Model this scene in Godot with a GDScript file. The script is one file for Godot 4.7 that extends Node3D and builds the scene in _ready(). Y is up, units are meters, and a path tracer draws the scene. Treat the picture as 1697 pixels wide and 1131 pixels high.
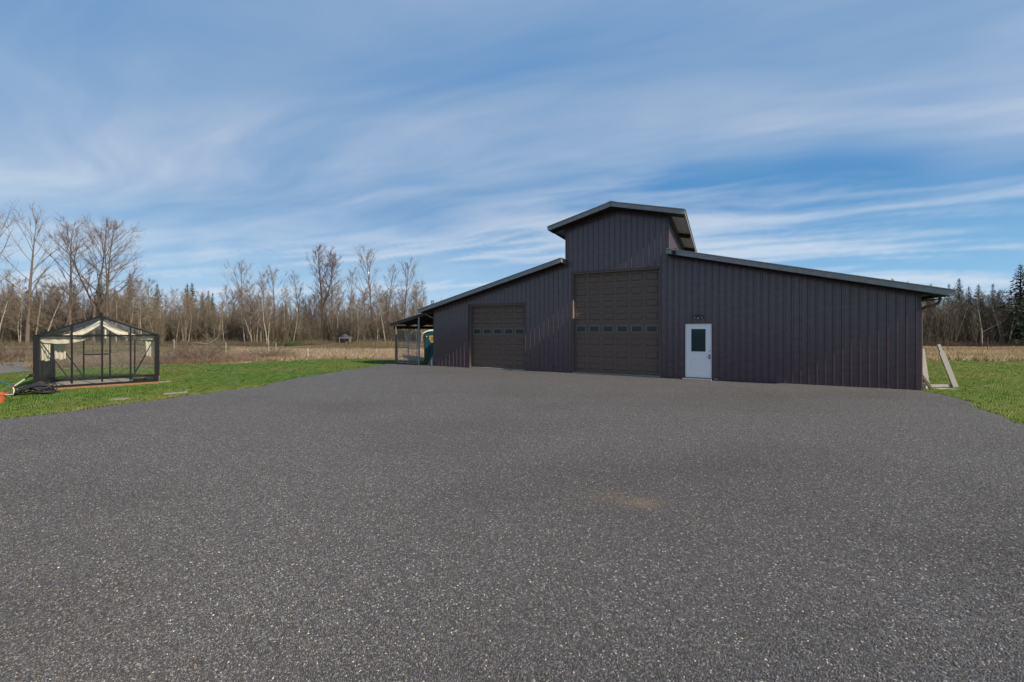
extends Node3D
# A dark metal barn behind a gravel yard, a small greenhouse on the lawn, bare woods behind.
# Photo pixels (1697 x 1131) are turned into places on the ground with gp(); depth d runs along -z.

const F := 665.0
const CX := 848.5
const HY := 548.0
const CAM := 1.86
const SKY := 0.67   # brightness of the sky picture

var rng := RandomNumberGenerator.new()
var M := {}
var used := {}
var na := FastNoiseLite.new()
var nb := FastNoiseLite.new()

# ------------------------------------------------------------------ mesh builder
class MB:
	var v := PackedVector3Array()
	var n := PackedVector3Array()
	var c := PackedColorArray()
	var col := Color(1, 1, 1)
	var colored := false
	func tri(a: Vector3, b: Vector3, d: Vector3, nn := Vector3.ZERO) -> void:
		var k := (b - a).cross(d - a)
		if nn == Vector3.ZERO:
			nn = -k.normalized()
		v.append(a)
		if k.dot(nn) > 0.0:
			v.append(d); v.append(b)
		else:
			v.append(b); v.append(d)
		n.append(nn); n.append(nn); n.append(nn)
		if colored:
			c.append(col); c.append(col); c.append(col)
	func tri3(a: Vector3, b: Vector3, d: Vector3, na_: Vector3, nb_: Vector3, nd_: Vector3) -> void:
		var k := (b - a).cross(d - a)
		v.append(a); n.append(na_)
		if k.dot(na_ + nb_ + nd_) > 0.0:
			v.append(d); v.append(b); n.append(nd_); n.append(nb_)
		else:
			v.append(b); v.append(d); n.append(nb_); n.append(nd_)
		if colored:
			c.append(col); c.append(col); c.append(col)
	func quad(a: Vector3, b: Vector3, d: Vector3, e: Vector3, nn := Vector3.ZERO) -> void:
		if nn == Vector3.ZERO:
			nn = (b - a).cross(d - a).normalized()
		tri(a, b, d, nn); tri(a, d, e, nn)
	func box(ce: Vector3, s: Vector3, bs := Basis.IDENTITY) -> void:
		var h := s * 0.5
		for ax in 3:
			for sg in [-1.0, 1.0]:
				var nn := Vector3.ZERO; nn[ax] = sg
				var t := Vector3.ZERO; t[(ax + 1) % 3] = h[(ax + 1) % 3]
				var w := Vector3.ZERO; w[(ax + 2) % 3] = h[(ax + 2) % 3]
				var o := nn * h[ax]
				quad(ce + bs * (o - t - w), ce + bs * (o + t - w), ce + bs * (o + t + w), ce + bs * (o - t + w), (bs * nn).normalized())
	func span(a: Vector3, b: Vector3) -> void:
		box((a + b) * 0.5, (b - a).abs())
	# a bar of width w and height h from a to b
	func bar(a: Vector3, b: Vector3, w: float, h: float, up := Vector3.UP) -> void:
		var z := (b - a).normalized()
		if absf(z.dot(up)) > 0.98:
			up = Vector3.RIGHT
		var x := up.cross(z).normalized()
		var y := z.cross(x)
		box((a + b) * 0.5, Vector3(w, h, a.distance_to(b)), Basis(x, y, z))
	func tube(pts: Array, radii: Array, sides := 6, cap := true) -> void:
		var prev := []
		var pn := []
		var x := Vector3.RIGHT
		for i in pts.size():
			var d: Vector3 = (pts[mini(i + 1, pts.size() - 1)] - pts[maxi(i - 1, 0)]).normalized()
			x = (x - d * x.dot(d))
			if x.length() < 0.05:
				x = Vector3.FORWARD - d * Vector3.FORWARD.dot(d)
			x = x.normalized()
			var y := d.cross(x)
			var ring := []
			var rn := []
			for k in sides:
				var an := TAU * k / sides
				var o := x * cos(an) + y * sin(an)
				ring.append(pts[i] + o * radii[i]); rn.append(o)
			if i > 0:
				for k in sides:
					var k2 := (k + 1) % sides
					tri3(prev[k], prev[k2], ring[k2], pn[k], pn[k2], rn[k2])
					tri3(prev[k], ring[k2], ring[k], pn[k], rn[k2], rn[k])
			elif cap:
				for k in range(1, sides - 1):
					tri(ring[0], ring[k], ring[k + 1], -d)
			if cap and i == pts.size() - 1:
				for k in range(1, sides - 1):
					tri(ring[0], ring[k], ring[k + 1], d)
			prev = ring; pn = rn
	# profile of [radius, height] turned round the y axis
	func lathe(ce: Vector3, prof: Array, sides := 14) -> void:
		for i in prof.size() - 1:
			var r0: float = prof[i][0]; var y0: float = prof[i][1]
			var r1: float = prof[i + 1][0]; var y1: float = prof[i + 1][1]
			var sl := Vector2(y1 - y0, r0 - r1).normalized()
			for k in sides:
				var a0 := TAU * k / sides; var a1 := TAU * (k + 1) / sides
				var d0 := Vector3(cos(a0), 0, sin(a0)); var d1 := Vector3(cos(a1), 0, sin(a1))
				var n0 := d0 * sl.x + Vector3.UP * sl.y; var n1 := d1 * sl.x + Vector3.UP * sl.y
				var A := ce + d0 * r0 + Vector3.UP * y0; var B := ce + d1 * r0 + Vector3.UP * y0
				var C := ce + d1 * r1 + Vector3.UP * y1; var D := ce + d0 * r1 + Vector3.UP * y1
				if r0 > 0.0001: tri3(A, B, C, n0, n1, n1)
				if r1 > 0.0001: tri3(A, C, D, n0, n1, n0)
	# flat polygon of outline points (x, y) given thickness along z
	func slab(o: Array, z0: float, z1: float) -> void:
		var pp := PackedVector2Array(o)
		var ix := Geometry2D.triangulate_polygon(pp)
		for i in range(0, ix.size(), 3):
			for z in [z0, z1]:
				tri(Vector3(pp[ix[i]].x, pp[ix[i]].y, z), Vector3(pp[ix[i + 1]].x, pp[ix[i + 1]].y, z), Vector3(pp[ix[i + 2]].x, pp[ix[i + 2]].y, z), Vector3(0, 0, signf(z - (z0 + z1) * 0.5)))
		var ccw := not Geometry2D.is_polygon_clockwise(pp)
		for i in pp.size():
			var a := pp[i]; var b := pp[(i + 1) % pp.size()]
			var e := (b - a).normalized()
			var nn := Vector3(e.y, -e.x, 0) * (1.0 if ccw else -1.0)
			quad(Vector3(a.x, a.y, z0), Vector3(b.x, b.y, z0), Vector3(b.x, b.y, z1), Vector3(a.x, a.y, z1), nn)
	func mesh() -> ArrayMesh:
		var arr := []
		arr.resize(Mesh.ARRAY_MAX)
		arr[Mesh.ARRAY_VERTEX] = v
		arr[Mesh.ARRAY_NORMAL] = n
		if colored:
			arr[Mesh.ARRAY_COLOR] = c
		var m := ArrayMesh.new()
		m.add_surface_from_arrays(Mesh.PRIMITIVE_TRIANGLES, arr)
		return m

# ------------------------------------------------------------------ small helpers
func lin(r: float, g: float, b: float) -> Color:
	return Color(r, g, b).linear_to_srgb()

func mat(key: String, color: Color, rough := 0.8, metal := 0.0, tex: Texture2D = null, scale := 1.0, spec := 0.5) -> StandardMaterial3D:
	var m := StandardMaterial3D.new()
	m.albedo_color = color
	m.roughness = rough
	m.metallic = metal
	m.metallic_specular = spec
	if tex:
		m.albedo_texture = tex
		m.uv1_triplanar = true
		m.uv1_world_triplanar = true
		m.uv1_scale = Vector3.ONE * scale
	M[key] = m
	return m

func numbered(called: String) -> String:
	if not used.has(called):
		used[called] = 0
		return called
	used[called] += 1
	return "%s_%03d" % [called, used[called]]

func tag(o: Node3D, label := "", category := "", group := "", kind := "") -> Node3D:
	if label: o.set_meta("label", label)
	if category: o.set_meta("category", category)
	if group: o.set_meta("group", group)
	if kind: o.set_meta("kind", kind)
	return o

func base(called: String, at: Vector3, turn := 0.0) -> Node3D:
	var o := Node3D.new()
	o.name = numbered(called)
	add_child(o)
	o.position = at
	o.rotation.y = turn
	return o

func put(mb, called: String, m: Material, parent: Node3D) -> MeshInstance3D:
	var o := MeshInstance3D.new()
	o.mesh = mb.mesh() if mb is MB else mb
	o.material_override = m
	o.name = numbered(called) if parent == self else called
	parent.add_child(o, true)
	return o

func copy(src: Node3D) -> Node3D:
	var r: Node3D = src.duplicate()
	r.name = numbered(String(src.name).rstrip("0123456789").trim_suffix("_"))
	add_child(r)
	return r

func terrain(x: float, d: float) -> float:
	var h := -1.3 * smoothstep(20.0, 90.0, d) - 0.035
	h += na.get_noise_2d(x * 0.6, d * 0.6) * 0.35 * smoothstep(22.0, 45.0, d)
	# a dip behind the lean-to
	h -= 0.32 * exp(-pow((x + 5.4) / 3.2, 2.0) - pow((d - 29.5) / 3.0, 2.0))
	# the long low mound in the field
	h += 0.75 * exp(-pow((x + 21.0 + (d - 62.0) * 0.2) / 9.0, 2.0) - pow((d - 62.0) / 9.0, 2.0))
	return h

func pad_h(x: float, d: float) -> float:
	return na.get_noise_2d(x * 2.0 + 50.0, d * 2.0) * 0.012

# ground point under a photo pixel, on level ground
func gp(px: float, py: float, y := 0.0) -> Vector3:
	var d := (CAM - y) * F / (py - HY)
	return Vector3((px - CX) / F * d, y, -d)

# point at depth d under the pixel column px, on the terrain
func tp(px: float, d: float) -> Vector3:
	var x := (px - CX) / F * d
	return Vector3(x, terrain(x, d), -d)

func lerp_list(l: Array, x: float) -> float:
	if x <= l[0][0]: return l[0][1]
	for i in range(1, l.size()):
		if x <= l[i][0]:
			return lerpf(l[i - 1][1], l[i][1], (x - l[i - 1][0]) / (l[i][0] - l[i - 1][0]))
	return l[-1][1]

const LAWN := [[-300, 636], [-60, 624], [30, 619], [100, 613], [270, 607], [400, 603], [470, 598], [560, 594], [640, 592.5], [760, 591], [1530, 597], [1697, 600], [1950, 603]]
func lawn_depth(px: float) -> float:
	return 1.9 * F / (lerp_list(LAWN, px) - HY)
func is_lawn(x: float, d: float) -> float:
	if d < 3.0: return 1.0
	var px := CX + F * x / d
	var e := lawn_depth(px) + nb.get_noise_2d(x * 6.0, d * 6.0) * 0.9
	return smoothstep(e + 0.5, e - 0.5, d)

# the gravel pad: left and right edge as functions of depth
const PAD_L := [[-14, -16.5], [2, -14.2], [8.40, -10.9], [8.77, -10.55], [9.3, -10.3], [10.07, -10.17], [10.53, -9.8], [11.39, -9.4], [13.2, -8.6], [15.5, -8.6], [18.2, -7.9], [20.6, -7.25], [22.1, -6.9], [22.9, -6.6]]
const PAD_R := [[-14, 14.5], [4, 12.4], [8.0, 10.22], [9.10, 11.1], [9.71, 11.45], [10.66, 12.2], [11.36, 12.58], [12.18, 12.83], [12.7, 12.9]]
func pad_left(d: float) -> float:
	return lerp_list(PAD_L, d) + nb.get_noise_2d(d * 14.0, 3.0) * 0.22 + nb.get_noise_2d(d * 60.0, 9.0) * 0.07
func pad_right(d: float) -> float:
	if d > 12.5:
		return 12.85 - (d - 12.5) * 1.94
	return lerp_list(PAD_R, d) + nb.get_noise_2d(d * 14.0, 33.0) * 0.18 + nb.get_noise_2d(d * 60.0, 39.0) * 0.06
func on_pad(x: float, d: float) -> bool:
	return d < 22.6 and x > pad_left(d) and x < pad_right(d)

# barn: u along the front wall, v up, n into the building
const BO := Vector3(2.667, 0, -17.65)
var BT := deg_to_rad(-27.25)
func bp(u: float, v: float, n: float) -> Vector3:
	return BO + Basis(Vector3.UP, BT) * Vector3(u, v, -n)
func in_barn(x: float, d: float, grow := 0.0) -> bool:
	var q := Basis(Vector3.UP, -BT) * (Vector3(x, 0, -d) - BO)
	return q.x > -7.62 - grow and q.x < 11.27 + grow and -q.z > -grow and -q.z < 14.6 + grow

# ------------------------------------------------------------------ textures
func noise_tex(seed_: int, freq: float, lo: Color, hi: Color, size := 256, oct := 4, contrast := 1.0) -> ImageTexture:
	var f := FastNoiseLite.new()
	f.seed = seed_; f.frequency = freq; f.fractal_octaves = oct
	f.noise_type = FastNoiseLite.TYPE_SIMPLEX_SMOOTH
	var im := f.get_seamless_image(size, size)
	var out := Image.create(size, size, false, Image.FORMAT_RGB8)
	for y in size:
		for x in size:
			var t := clampf((im.get_pixel(x, y).r - 0.5) * contrast + 0.5, 0.0, 1.0)
			out.set_pixel(x, y, lo.lerp(hi, t))
	return ImageTexture.create_from_image(out)

func stone_color(t: float, t2: float) -> Color:
	# linear base colour of one piece of crushed rock
	var g := 0.047 + 0.055 * t * t
	if t2 > 0.66: g = 0.10 + 0.07 * t
	if t2 > 0.945: g = 0.16 + 0.12 * t
	if t2 > 0.994: g = 0.34 + 0.2 * t
	var warm := fposmod(t2 * 37.0, 1.0)
	var c := Color(g * 1.0, g * 0.96, g * 0.99)
	if warm > 0.86: c = Color(g * 1.16, g * 0.98, g * 0.8)
	elif warm < 0.2: c = Color(g * 0.97, g * 0.98, g * 1.02)
	return c

func gravel_textures() -> Array:
	var size := 1024
	var f := FastNoiseLite.new()
	f.noise_type = FastNoiseLite.TYPE_CELLULAR
	f.seed = 7; f.frequency = 0.17; f.fractal_type = FastNoiseLite.FRACTAL_NONE
	f.cellular_jitter = 1.0
	f.cellular_return_type = FastNoiseLite.RETURN_CELL_VALUE
	var cell := f.get_image(size, size, false, false, false)
	f.cellular_return_type = FastNoiseLite.RETURN_DISTANCE2_SUB
	var dist := f.get_image(size, size, false, false, true)
	var out := Image.create(size, size, false, Image.FORMAT_RGB8)
	var hgt := Image.create(size, size, false, Image.FORMAT_L8)
	for y in size:
		for x in size:
			var a := cell.get_pixel(x, y).r
			var t := fposmod(a * 7.13, 1.0)
			var t2 := fposmod(a * 53.7 + 0.31, 1.0)
			out.set_pixel(x, y, stone_color(t, t2).linear_to_srgb())
			var e := clampf(dist.get_pixel(x, y).r * 2.2, 0.0, 1.0)
			hgt.set_pixel(x, y, Color.from_hsv(0, 0, e * (0.45 + 0.55 * t)))
	var nm: Image = hgt.duplicate()
	nm.convert(Image.FORMAT_RGBA8)
	nm.bump_map_to_normal_map(5.0)
	return [ImageTexture.create_from_image(out), ImageTexture.create_from_image(nm)]

func sky_image() -> Image:
	var w := 2048; var h := 1024
	var im := Image.create(w, h, false, Image.FORMAT_RGBF)
	var f1 := FastNoiseLite.new(); f1.seed = 21; f1.frequency = 1.0; f1.fractal_octaves = 4
	var f2 := FastNoiseLite.new(); f2.seed = 5; f2.frequency = 1.0; f2.fractal_octaves = 3
	var f3 := FastNoiseLite.new(); f3.seed = 91; f3.frequency = 1.0; f3.fractal_octaves = 5
	f3.fractal_gain = 0.6
	var below := Color(0.16, 0.16, 0.13)
	im.fill(below)
	var ca := Color8(204, 221, 237).srgb_to_linear()
	var cb := Color8(140, 190, 228).srgb_to_linear()
	var cc := Color8(88, 147, 201).srgb_to_linear()
	var cd := Color8(86, 139, 194).srgb_to_linear()
	var cl := Color8(220, 229, 240).srgb_to_linear()
	var ch := Color8(170, 188, 212).srgb_to_linear()
	for j in range(0, h / 2 + 6):
		var th := PI * (j + 0.5) / h
		var y := cos(th)
		var sn := sin(th)
		var c0: Color
		if y < 0.1: c0 = ca.lerp(cb, maxf(y, 0.0) / 0.1)
		elif y < 0.27: c0 = cb.lerp(cc, (y - 0.1) / 0.17)
		else: c0 = cc.lerp(cd, minf((y - 0.27) / 0.5, 1.0))
		var cloud := cl.lerp(ch, smoothstep(0.1, 0.55, y))
		var inv := 1.0 / (maxf(y, 0.0) + 0.05)
		for i in w:
			var ph := TAU * (i + 0.5) / w
			var px := sin(ph) * sn * inv
			var pz := cos(ph) * sn * inv
			var s := px * 0.97 - pz * 0.25
			var q := px * 0.25 + pz * 0.97
			var wq := q + 0.45 * f2.get_noise_2d(s * 0.22 + 4.0, q * 0.45)
			var edge := 2.35 + 0.7 * smoothstep(0.2, -1.6, s) + 0.35 * f2.get_noise_2d(s * 0.5, 17.0)
			var veil := smoothstep(edge + 0.28, edge - 0.55, wq)
			var co := f1.get_noise_2d(s * 0.30 + 9.0, wq * 0.85) * 0.5 + 0.5
			var fi := f3.get_noise_2d(s * 0.55, wq * 2.6 + 0.35 * s) * 0.5 + 0.5
			var fine := f3.get_noise_2d(s * 1.6 + 30.0, wq * 7.0 + 0.8 * s) * 0.5 + 0.5
			var a := veil * clampf(0.06 + 1.12 * co * (0.42 + 0.75 * fi), 0.0, 0.92)
			var band := smoothstep(0.36, 0.78, f1.get_noise_2d(s * 0.11 + 2.0, wq * 0.42 + 5.0) * 0.5 + 0.5 + (fi - 0.5) * 0.5)
			a = maxf(a, (1.0 - veil * 0.6) * band * 0.8)
			# the left half of the view keeps a thin even veil
			a = maxf(a, 0.34 * smoothstep(0.3, -2.2, s) * (0.4 + 0.9 * fi))
			a = clampf(a + (fine - 0.5) * 0.2 * (0.25 + a), 0.0, 1.0)
			a *= smoothstep(-0.01, 0.05, y) * 0.85 + 0.15
			var sc := c0.lerp(cloud, a * 0.86)
			im.set_pixel(i, j, Color(sc.r * SKY, sc.g * SKY, sc.b * SKY))
	return im

# ------------------------------------------------------------------ trees
# grows a tapered limb and returns its points
func limb(mb: MB, p: Vector3, dir: Vector3, length: float, r0: float, r1: float, segs: int, sides: int, wob: float, lift: float) -> Array:
	var pts := [p]
	var rad := [r0]
	var d := dir.normalized()
	for i in segs:
		d = (d + Vector3(rng.randf_range(-wob, wob), rng.randf_range(-wob, wob) + lift, rng.randf_range(-wob, wob))).normalized()
		p = p + d * (length / segs)
		pts.append(p)
		rad.append(lerpf(r0, r1, float(i + 1) / segs))
	mb.tube(pts, rad, sides, false)
	return pts

func twig(mb: MB, p: Vector3, dir: Vector3, length: float, w: float) -> void:
	var side := dir.cross(Vector3(rng.randf_range(-1, 1), rng.randf_range(-1, 1), rng.randf_range(-1, 1))).normalized() * w
	var e := p + dir * length
	var nn := dir.cross(side).normalized()
	mb.tri(p - side, p + side, e, nn)

func along(pts: Array, t: float) -> Vector3:
	var f := clampf(t, 0, 0.999) * (pts.size() - 1)
	var i := int(f)
	return pts[i].lerp(pts[i + 1], f - i)

func rnd_dir(axis: Vector3, spread: float) -> Vector3:
	var o := Vector3(rng.randf_range(-1, 1), rng.randf_range(-1, 1), rng.randf_range(-1, 1))
	return (axis.normalized() + o * spread).normalized()

# bare broadleaf tree, in metres. c: h height, r trunk radius, first where limbs begin, limbs, reach, low/high rise of limbs, branches, twigs, lean, fork
func bare_tree(c: Dictionary) -> Array:
	var tr := MB.new()
	var cr := MB.new()
	var h: float = c.h
	var stems := []
	var lean: Vector3 = c.get("lean", Vector3.ZERO)
	var trunk := stem(tr, Vector3(0, -0.3, 0), Vector3.UP + lean, h * 0.98, c.r, 12, 7, c.get("wob", 0.05))
	stems.append([trunk, 1.0, c.first])
	for k in c.get("fork", 0):
		var t := rng.randf_range(0.26, 0.45)
		var a := rng.randf() * TAU
		stems.append([stem(tr, along(trunk, t), Vector3(cos(a) * 0.45, 1, sin(a) * 0.45), h * (1.0 - t) * rng.randf_range(0.8, 0.98), c.r * 0.6, 9, 6, 0.07), 0.7, 0.12])
	for s in stems:
		var pts: Array = s[0]
		var cnt := int(c.limbs * s[1])
		for k in cnt:
			var t: float = lerpf(s[2], 0.985, pow((k + rng.randf()) / cnt, 0.9))
			var p := along(pts, t)
			var up: float = (t - s[2]) / (1.0 - s[2])
			var a := k * 2.4 + rng.randf() * 1.4
			var wide := 0.7 + 0.3 * sin(PI * clampf(up * 0.9 + 0.1, 0, 1))
			var ll: float = c.reach * h * wide * lerpf(1.0, 0.45, up * up) * rng.randf_range(0.55, 1.15) * sqrt(s[1])
			var rise: float = lerpf(c.low, c.high, up) * rng.randf_range(0.75, 1.25)
			var dir := Vector3(cos(a), rise, sin(a)).normalized()
			var lr := maxf(c.r * lerpf(0.26, 0.09, up), 0.018)
			var lp := limb(cr, p, dir, ll, lr, 0.012, 5, 4, 0.13, c.get("curl", 0.05))
			for b in c.branches:
				var bt := rng.randf_range(0.18, 1.0)
				var q := along(lp, bt)
				var bl := ll * rng.randf_range(0.25, 0.5) * (1.2 - bt * 0.5)
				var bd := rnd_dir(dir + Vector3.UP * 0.15, 0.62)
				var bp_ := limb(cr, q, bd, bl, lr * 0.36 * (1.1 - bt * 0.6) + 0.004, 0.006, 3, 3, 0.16, 0.05)
				for w in c.twigs:
					twig(cr, along(bp_, rng.randf_range(0.1, 1.0)), rnd_dir(bd + Vector3.UP * 0.2, 0.75), rng.randf_range(0.3, 0.95) * c.get("twig", 1.0), rng.randf_range(0.006, 0.011))
	return [tr.mesh(), cr.mesh()]

func stem(mb: MB, p: Vector3, dir: Vector3, length: float, r: float, segs: int, sides: int, wob: float) -> Array:
	var pts := [p]
	var rad := [r * 1.25]
	var d := dir.normalized()
	for i in segs:
		d = (d + Vector3(rng.randf_range(-wob, wob), 0.02, rng.randf_range(-wob, wob))).normalized()
		p = p + d * (length / segs)
		pts.append(p)
		rad.append(maxf(r * pow(1.0 - float(i + 1) / segs, 0.85), 0.015))
	mb.tube(pts, rad, sides, false)
	return pts

# several thin stems from one root
func clump_tree(stem_n: int, h: float, r: float, twigs: int) -> Array:
	var tr := MB.new()
	var cr := MB.new()
	for s in stem_n:
		var a := rng.randf() * TAU
		var hh := h * rng.randf_range(0.65, 1.0)
		var k := rng.randf_range(0.05, 0.3)
		var st := limb(tr, Vector3(cos(a) * 0.25, -0.2, sin(a) * 0.25), Vector3(cos(a) * k, 1, sin(a) * k), hh, r * rng.randf_range(0.7, 1.1), 0.015, 8, 5, 0.06, 0.03)
		for b in 18:
			var t := rng.randf_range(0.3, 1.0)
			var ba := rng.randf() * TAU
			var bl := hh * rng.randf_range(0.08, 0.22) * (1.3 - t)
			var bd := Vector3(cos(ba), rng.randf_range(0.3, 1.2), sin(ba)).normalized()
			var lp := limb(cr, along(st, t), bd, bl + 0.4, 0.02, 0.007, 3, 3, 0.15, 0.08)
			for w in twigs:
				twig(cr, along(lp, rng.randf()), rnd_dir(bd, 0.8), rng.randf_range(0.3, 0.8), rng.randf_range(0.006, 0.011))
	return [tr.mesh(), cr.mesh()]

func conifer(h: float, width: float, sparse: float) -> Array:
	var tr := MB.new()
	var cr := MB.new()
	cr.colored = true
	tr.tube([Vector3(0, -0.3, 0), Vector3(0, h * 0.5, 0), Vector3(0, h, 0)], [h * 0.017, h * 0.009, 0.02], 6, false)
	var y := h * 0.1
	while y < h * 0.985:
		var f := (y - h * 0.1) / (h * 0.9)
		var reach := width * 0.5 * pow(1.0 - f, 0.85) + 0.04
		var cnt := int(lerpf(8, 5, f) * sparse) + 2
		var off := rng.randf() * TAU
		for k in cnt:
			var a := off + TAU * k / cnt + rng.randf_range(-0.3, 0.3)
			var rr := reach * rng.randf_range(0.55, 1.12)
			var d := Vector3(cos(a), 0, sin(a))
			var sd := Vector3(-sin(a), 0, cos(a))
			var p0 := Vector3(0, y + rng.randf_range(-0.2, 0.2), 0)
			var droop := lerpf(0.42, -0.9, f * f)
			var steps := maxi(2, int(rr / 0.42))
			for i in steps:
				var t := (i + 0.6) / steps
				var p := p0 + d * rr * t + Vector3.DOWN * (droop * rr * t - 0.22 * rr * t * t)
				var wd := lerpf(0.5, 0.2, t) * clampf(rr * 0.5, 0.25, 1.0)
				for g in 5:
					var q := p + sd * rng.randf_range(-wd, wd) + Vector3(0, rng.randf_range(-0.1, 0.08), 0)
					var sz := rng.randf_range(0.16, 0.4) * clampf(reach * 0.9, 0.35, 1.0)
					var dd := (d * rng.randf_range(0.4, 1.0) + sd * rng.randf_range(-0.8, 0.8) + Vector3.DOWN * rng.randf_range(-0.15, 0.65)).normalized()
					var s2 := dd.cross(Vector3(rng.randf_range(-0.4, 0.4), 1, rng.randf_range(-0.4, 0.4))).normalized()
					var gcol := rng.randf_range(0.75, 1.25)
					cr.col = Color(0.042 * gcol, 0.072 * gcol, 0.034 * gcol)
					cr.tri(q - s2 * sz * 0.42, q + s2 * sz * 0.42, q + dd * sz * 1.5, (s2.cross(dd) * 1.0).normalized())
		y += lerpf(0.55, 0.2, f) * h / 14.0
	return [tr.mesh(), cr.mesh()]

func tree_thing(called: String, parts: Array, tm: Material, cm: Material, at: Vector3, turn: float, sc: float, label: String, group: String, cat := "tree") -> Node3D:
	var t := base(called, at, turn)
	put(parts[0], "trunk", tm, t)
	put(parts[1], "crown", cm, t)
	t.scale = Vector3.ONE * sc
	tag(t, label, cat, group)
	return t

# a mass of copies of one mesh: rows of [transform, colour]
func mass(called: String, mesh: Mesh, m: Material, rows: Array, label: String, cat: String) -> MultiMeshInstance3D:
	var mm := MultiMesh.new()
	mm.transform_format = MultiMesh.TRANSFORM_3D
	mm.use_colors = true
	mm.mesh = mesh
	mm.instance_count = rows.size()
	for i in rows.size():
		mm.set_instance_transform(i, rows[i][0])
		mm.set_instance_color(i, rows[i][1])
	var o := MultiMeshInstance3D.new()
	o.multimesh = mm
	o.material_override = m
	o.name = numbered(called)
	add_child(o)
	tag(o, label, cat, "", "stuff")
	return o

func vmat(key: String, rough := 0.9, back := Color(0, 0, 0)) -> StandardMaterial3D:
	var m := mat(key, Color.WHITE, rough)
	m.vertex_color_use_as_albedo = true
	m.cull_mode = BaseMaterial3D.CULL_DISABLED
	if back != Color(0, 0, 0):
		m.backlight_enabled = true
		m.backlight = back
	return m

# ------------------------------------------------------------------ main
func _ready() -> void:
	rng.seed = 11
	na.seed = 3; na.frequency = 0.08; na.fractal_octaves = 3
	nb.seed = 8; nb.frequency = 0.06; nb.fractal_octaves = 3
	light_and_camera()
	materials()
	ground()
	gravel()
	barn()
	lean_to_things()
	greenhouse()
	yard_things()
	right_boards()
	field()
	woods()
	grass()

func light_and_camera() -> void:
	var cam := Camera3D.new()
	cam.name = "camera"
	add_child(cam)
	cam.position = Vector3(0, CAM, 0)
	var near := 0.1
	cam.set_frustum(2.0 * near * 565.5 / F, Vector2(0, -(565.5 - HY) / F * near), near, 3000.0)
	cam.current = true
	var env := Environment.new()
	env.background_mode = Environment.BG_SKY
	var sm := PanoramaSkyMaterial.new()
	sm.panorama = ImageTexture.create_from_image(sky_image())
	var sky := Sky.new()
	sky.sky_material = sm
	env.sky = sky
	env.tonemap_mode = Environment.TONE_MAPPER_LINEAR
	env.tonemap_exposure = 1.5
	env.sdfgi_enabled = true
	env.ssao_enabled = true
	env.ssil_enabled = true
	var we := WorldEnvironment.new()
	we.environment = env
	add_child(we)
	var sun := DirectionalLight3D.new()
	sun.name = "sun"
	sun.light_energy = 1.5
	sun.light_color = Color(1.0, 0.945, 0.86)
	sun.light_angular_distance = 0.5
	sun.shadow_enabled = true
	add_child(sun)
	sun.look_at_from_position(Vector3(0.855, 0.67, 0.524) * 50.0, Vector3.ZERO)

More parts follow.
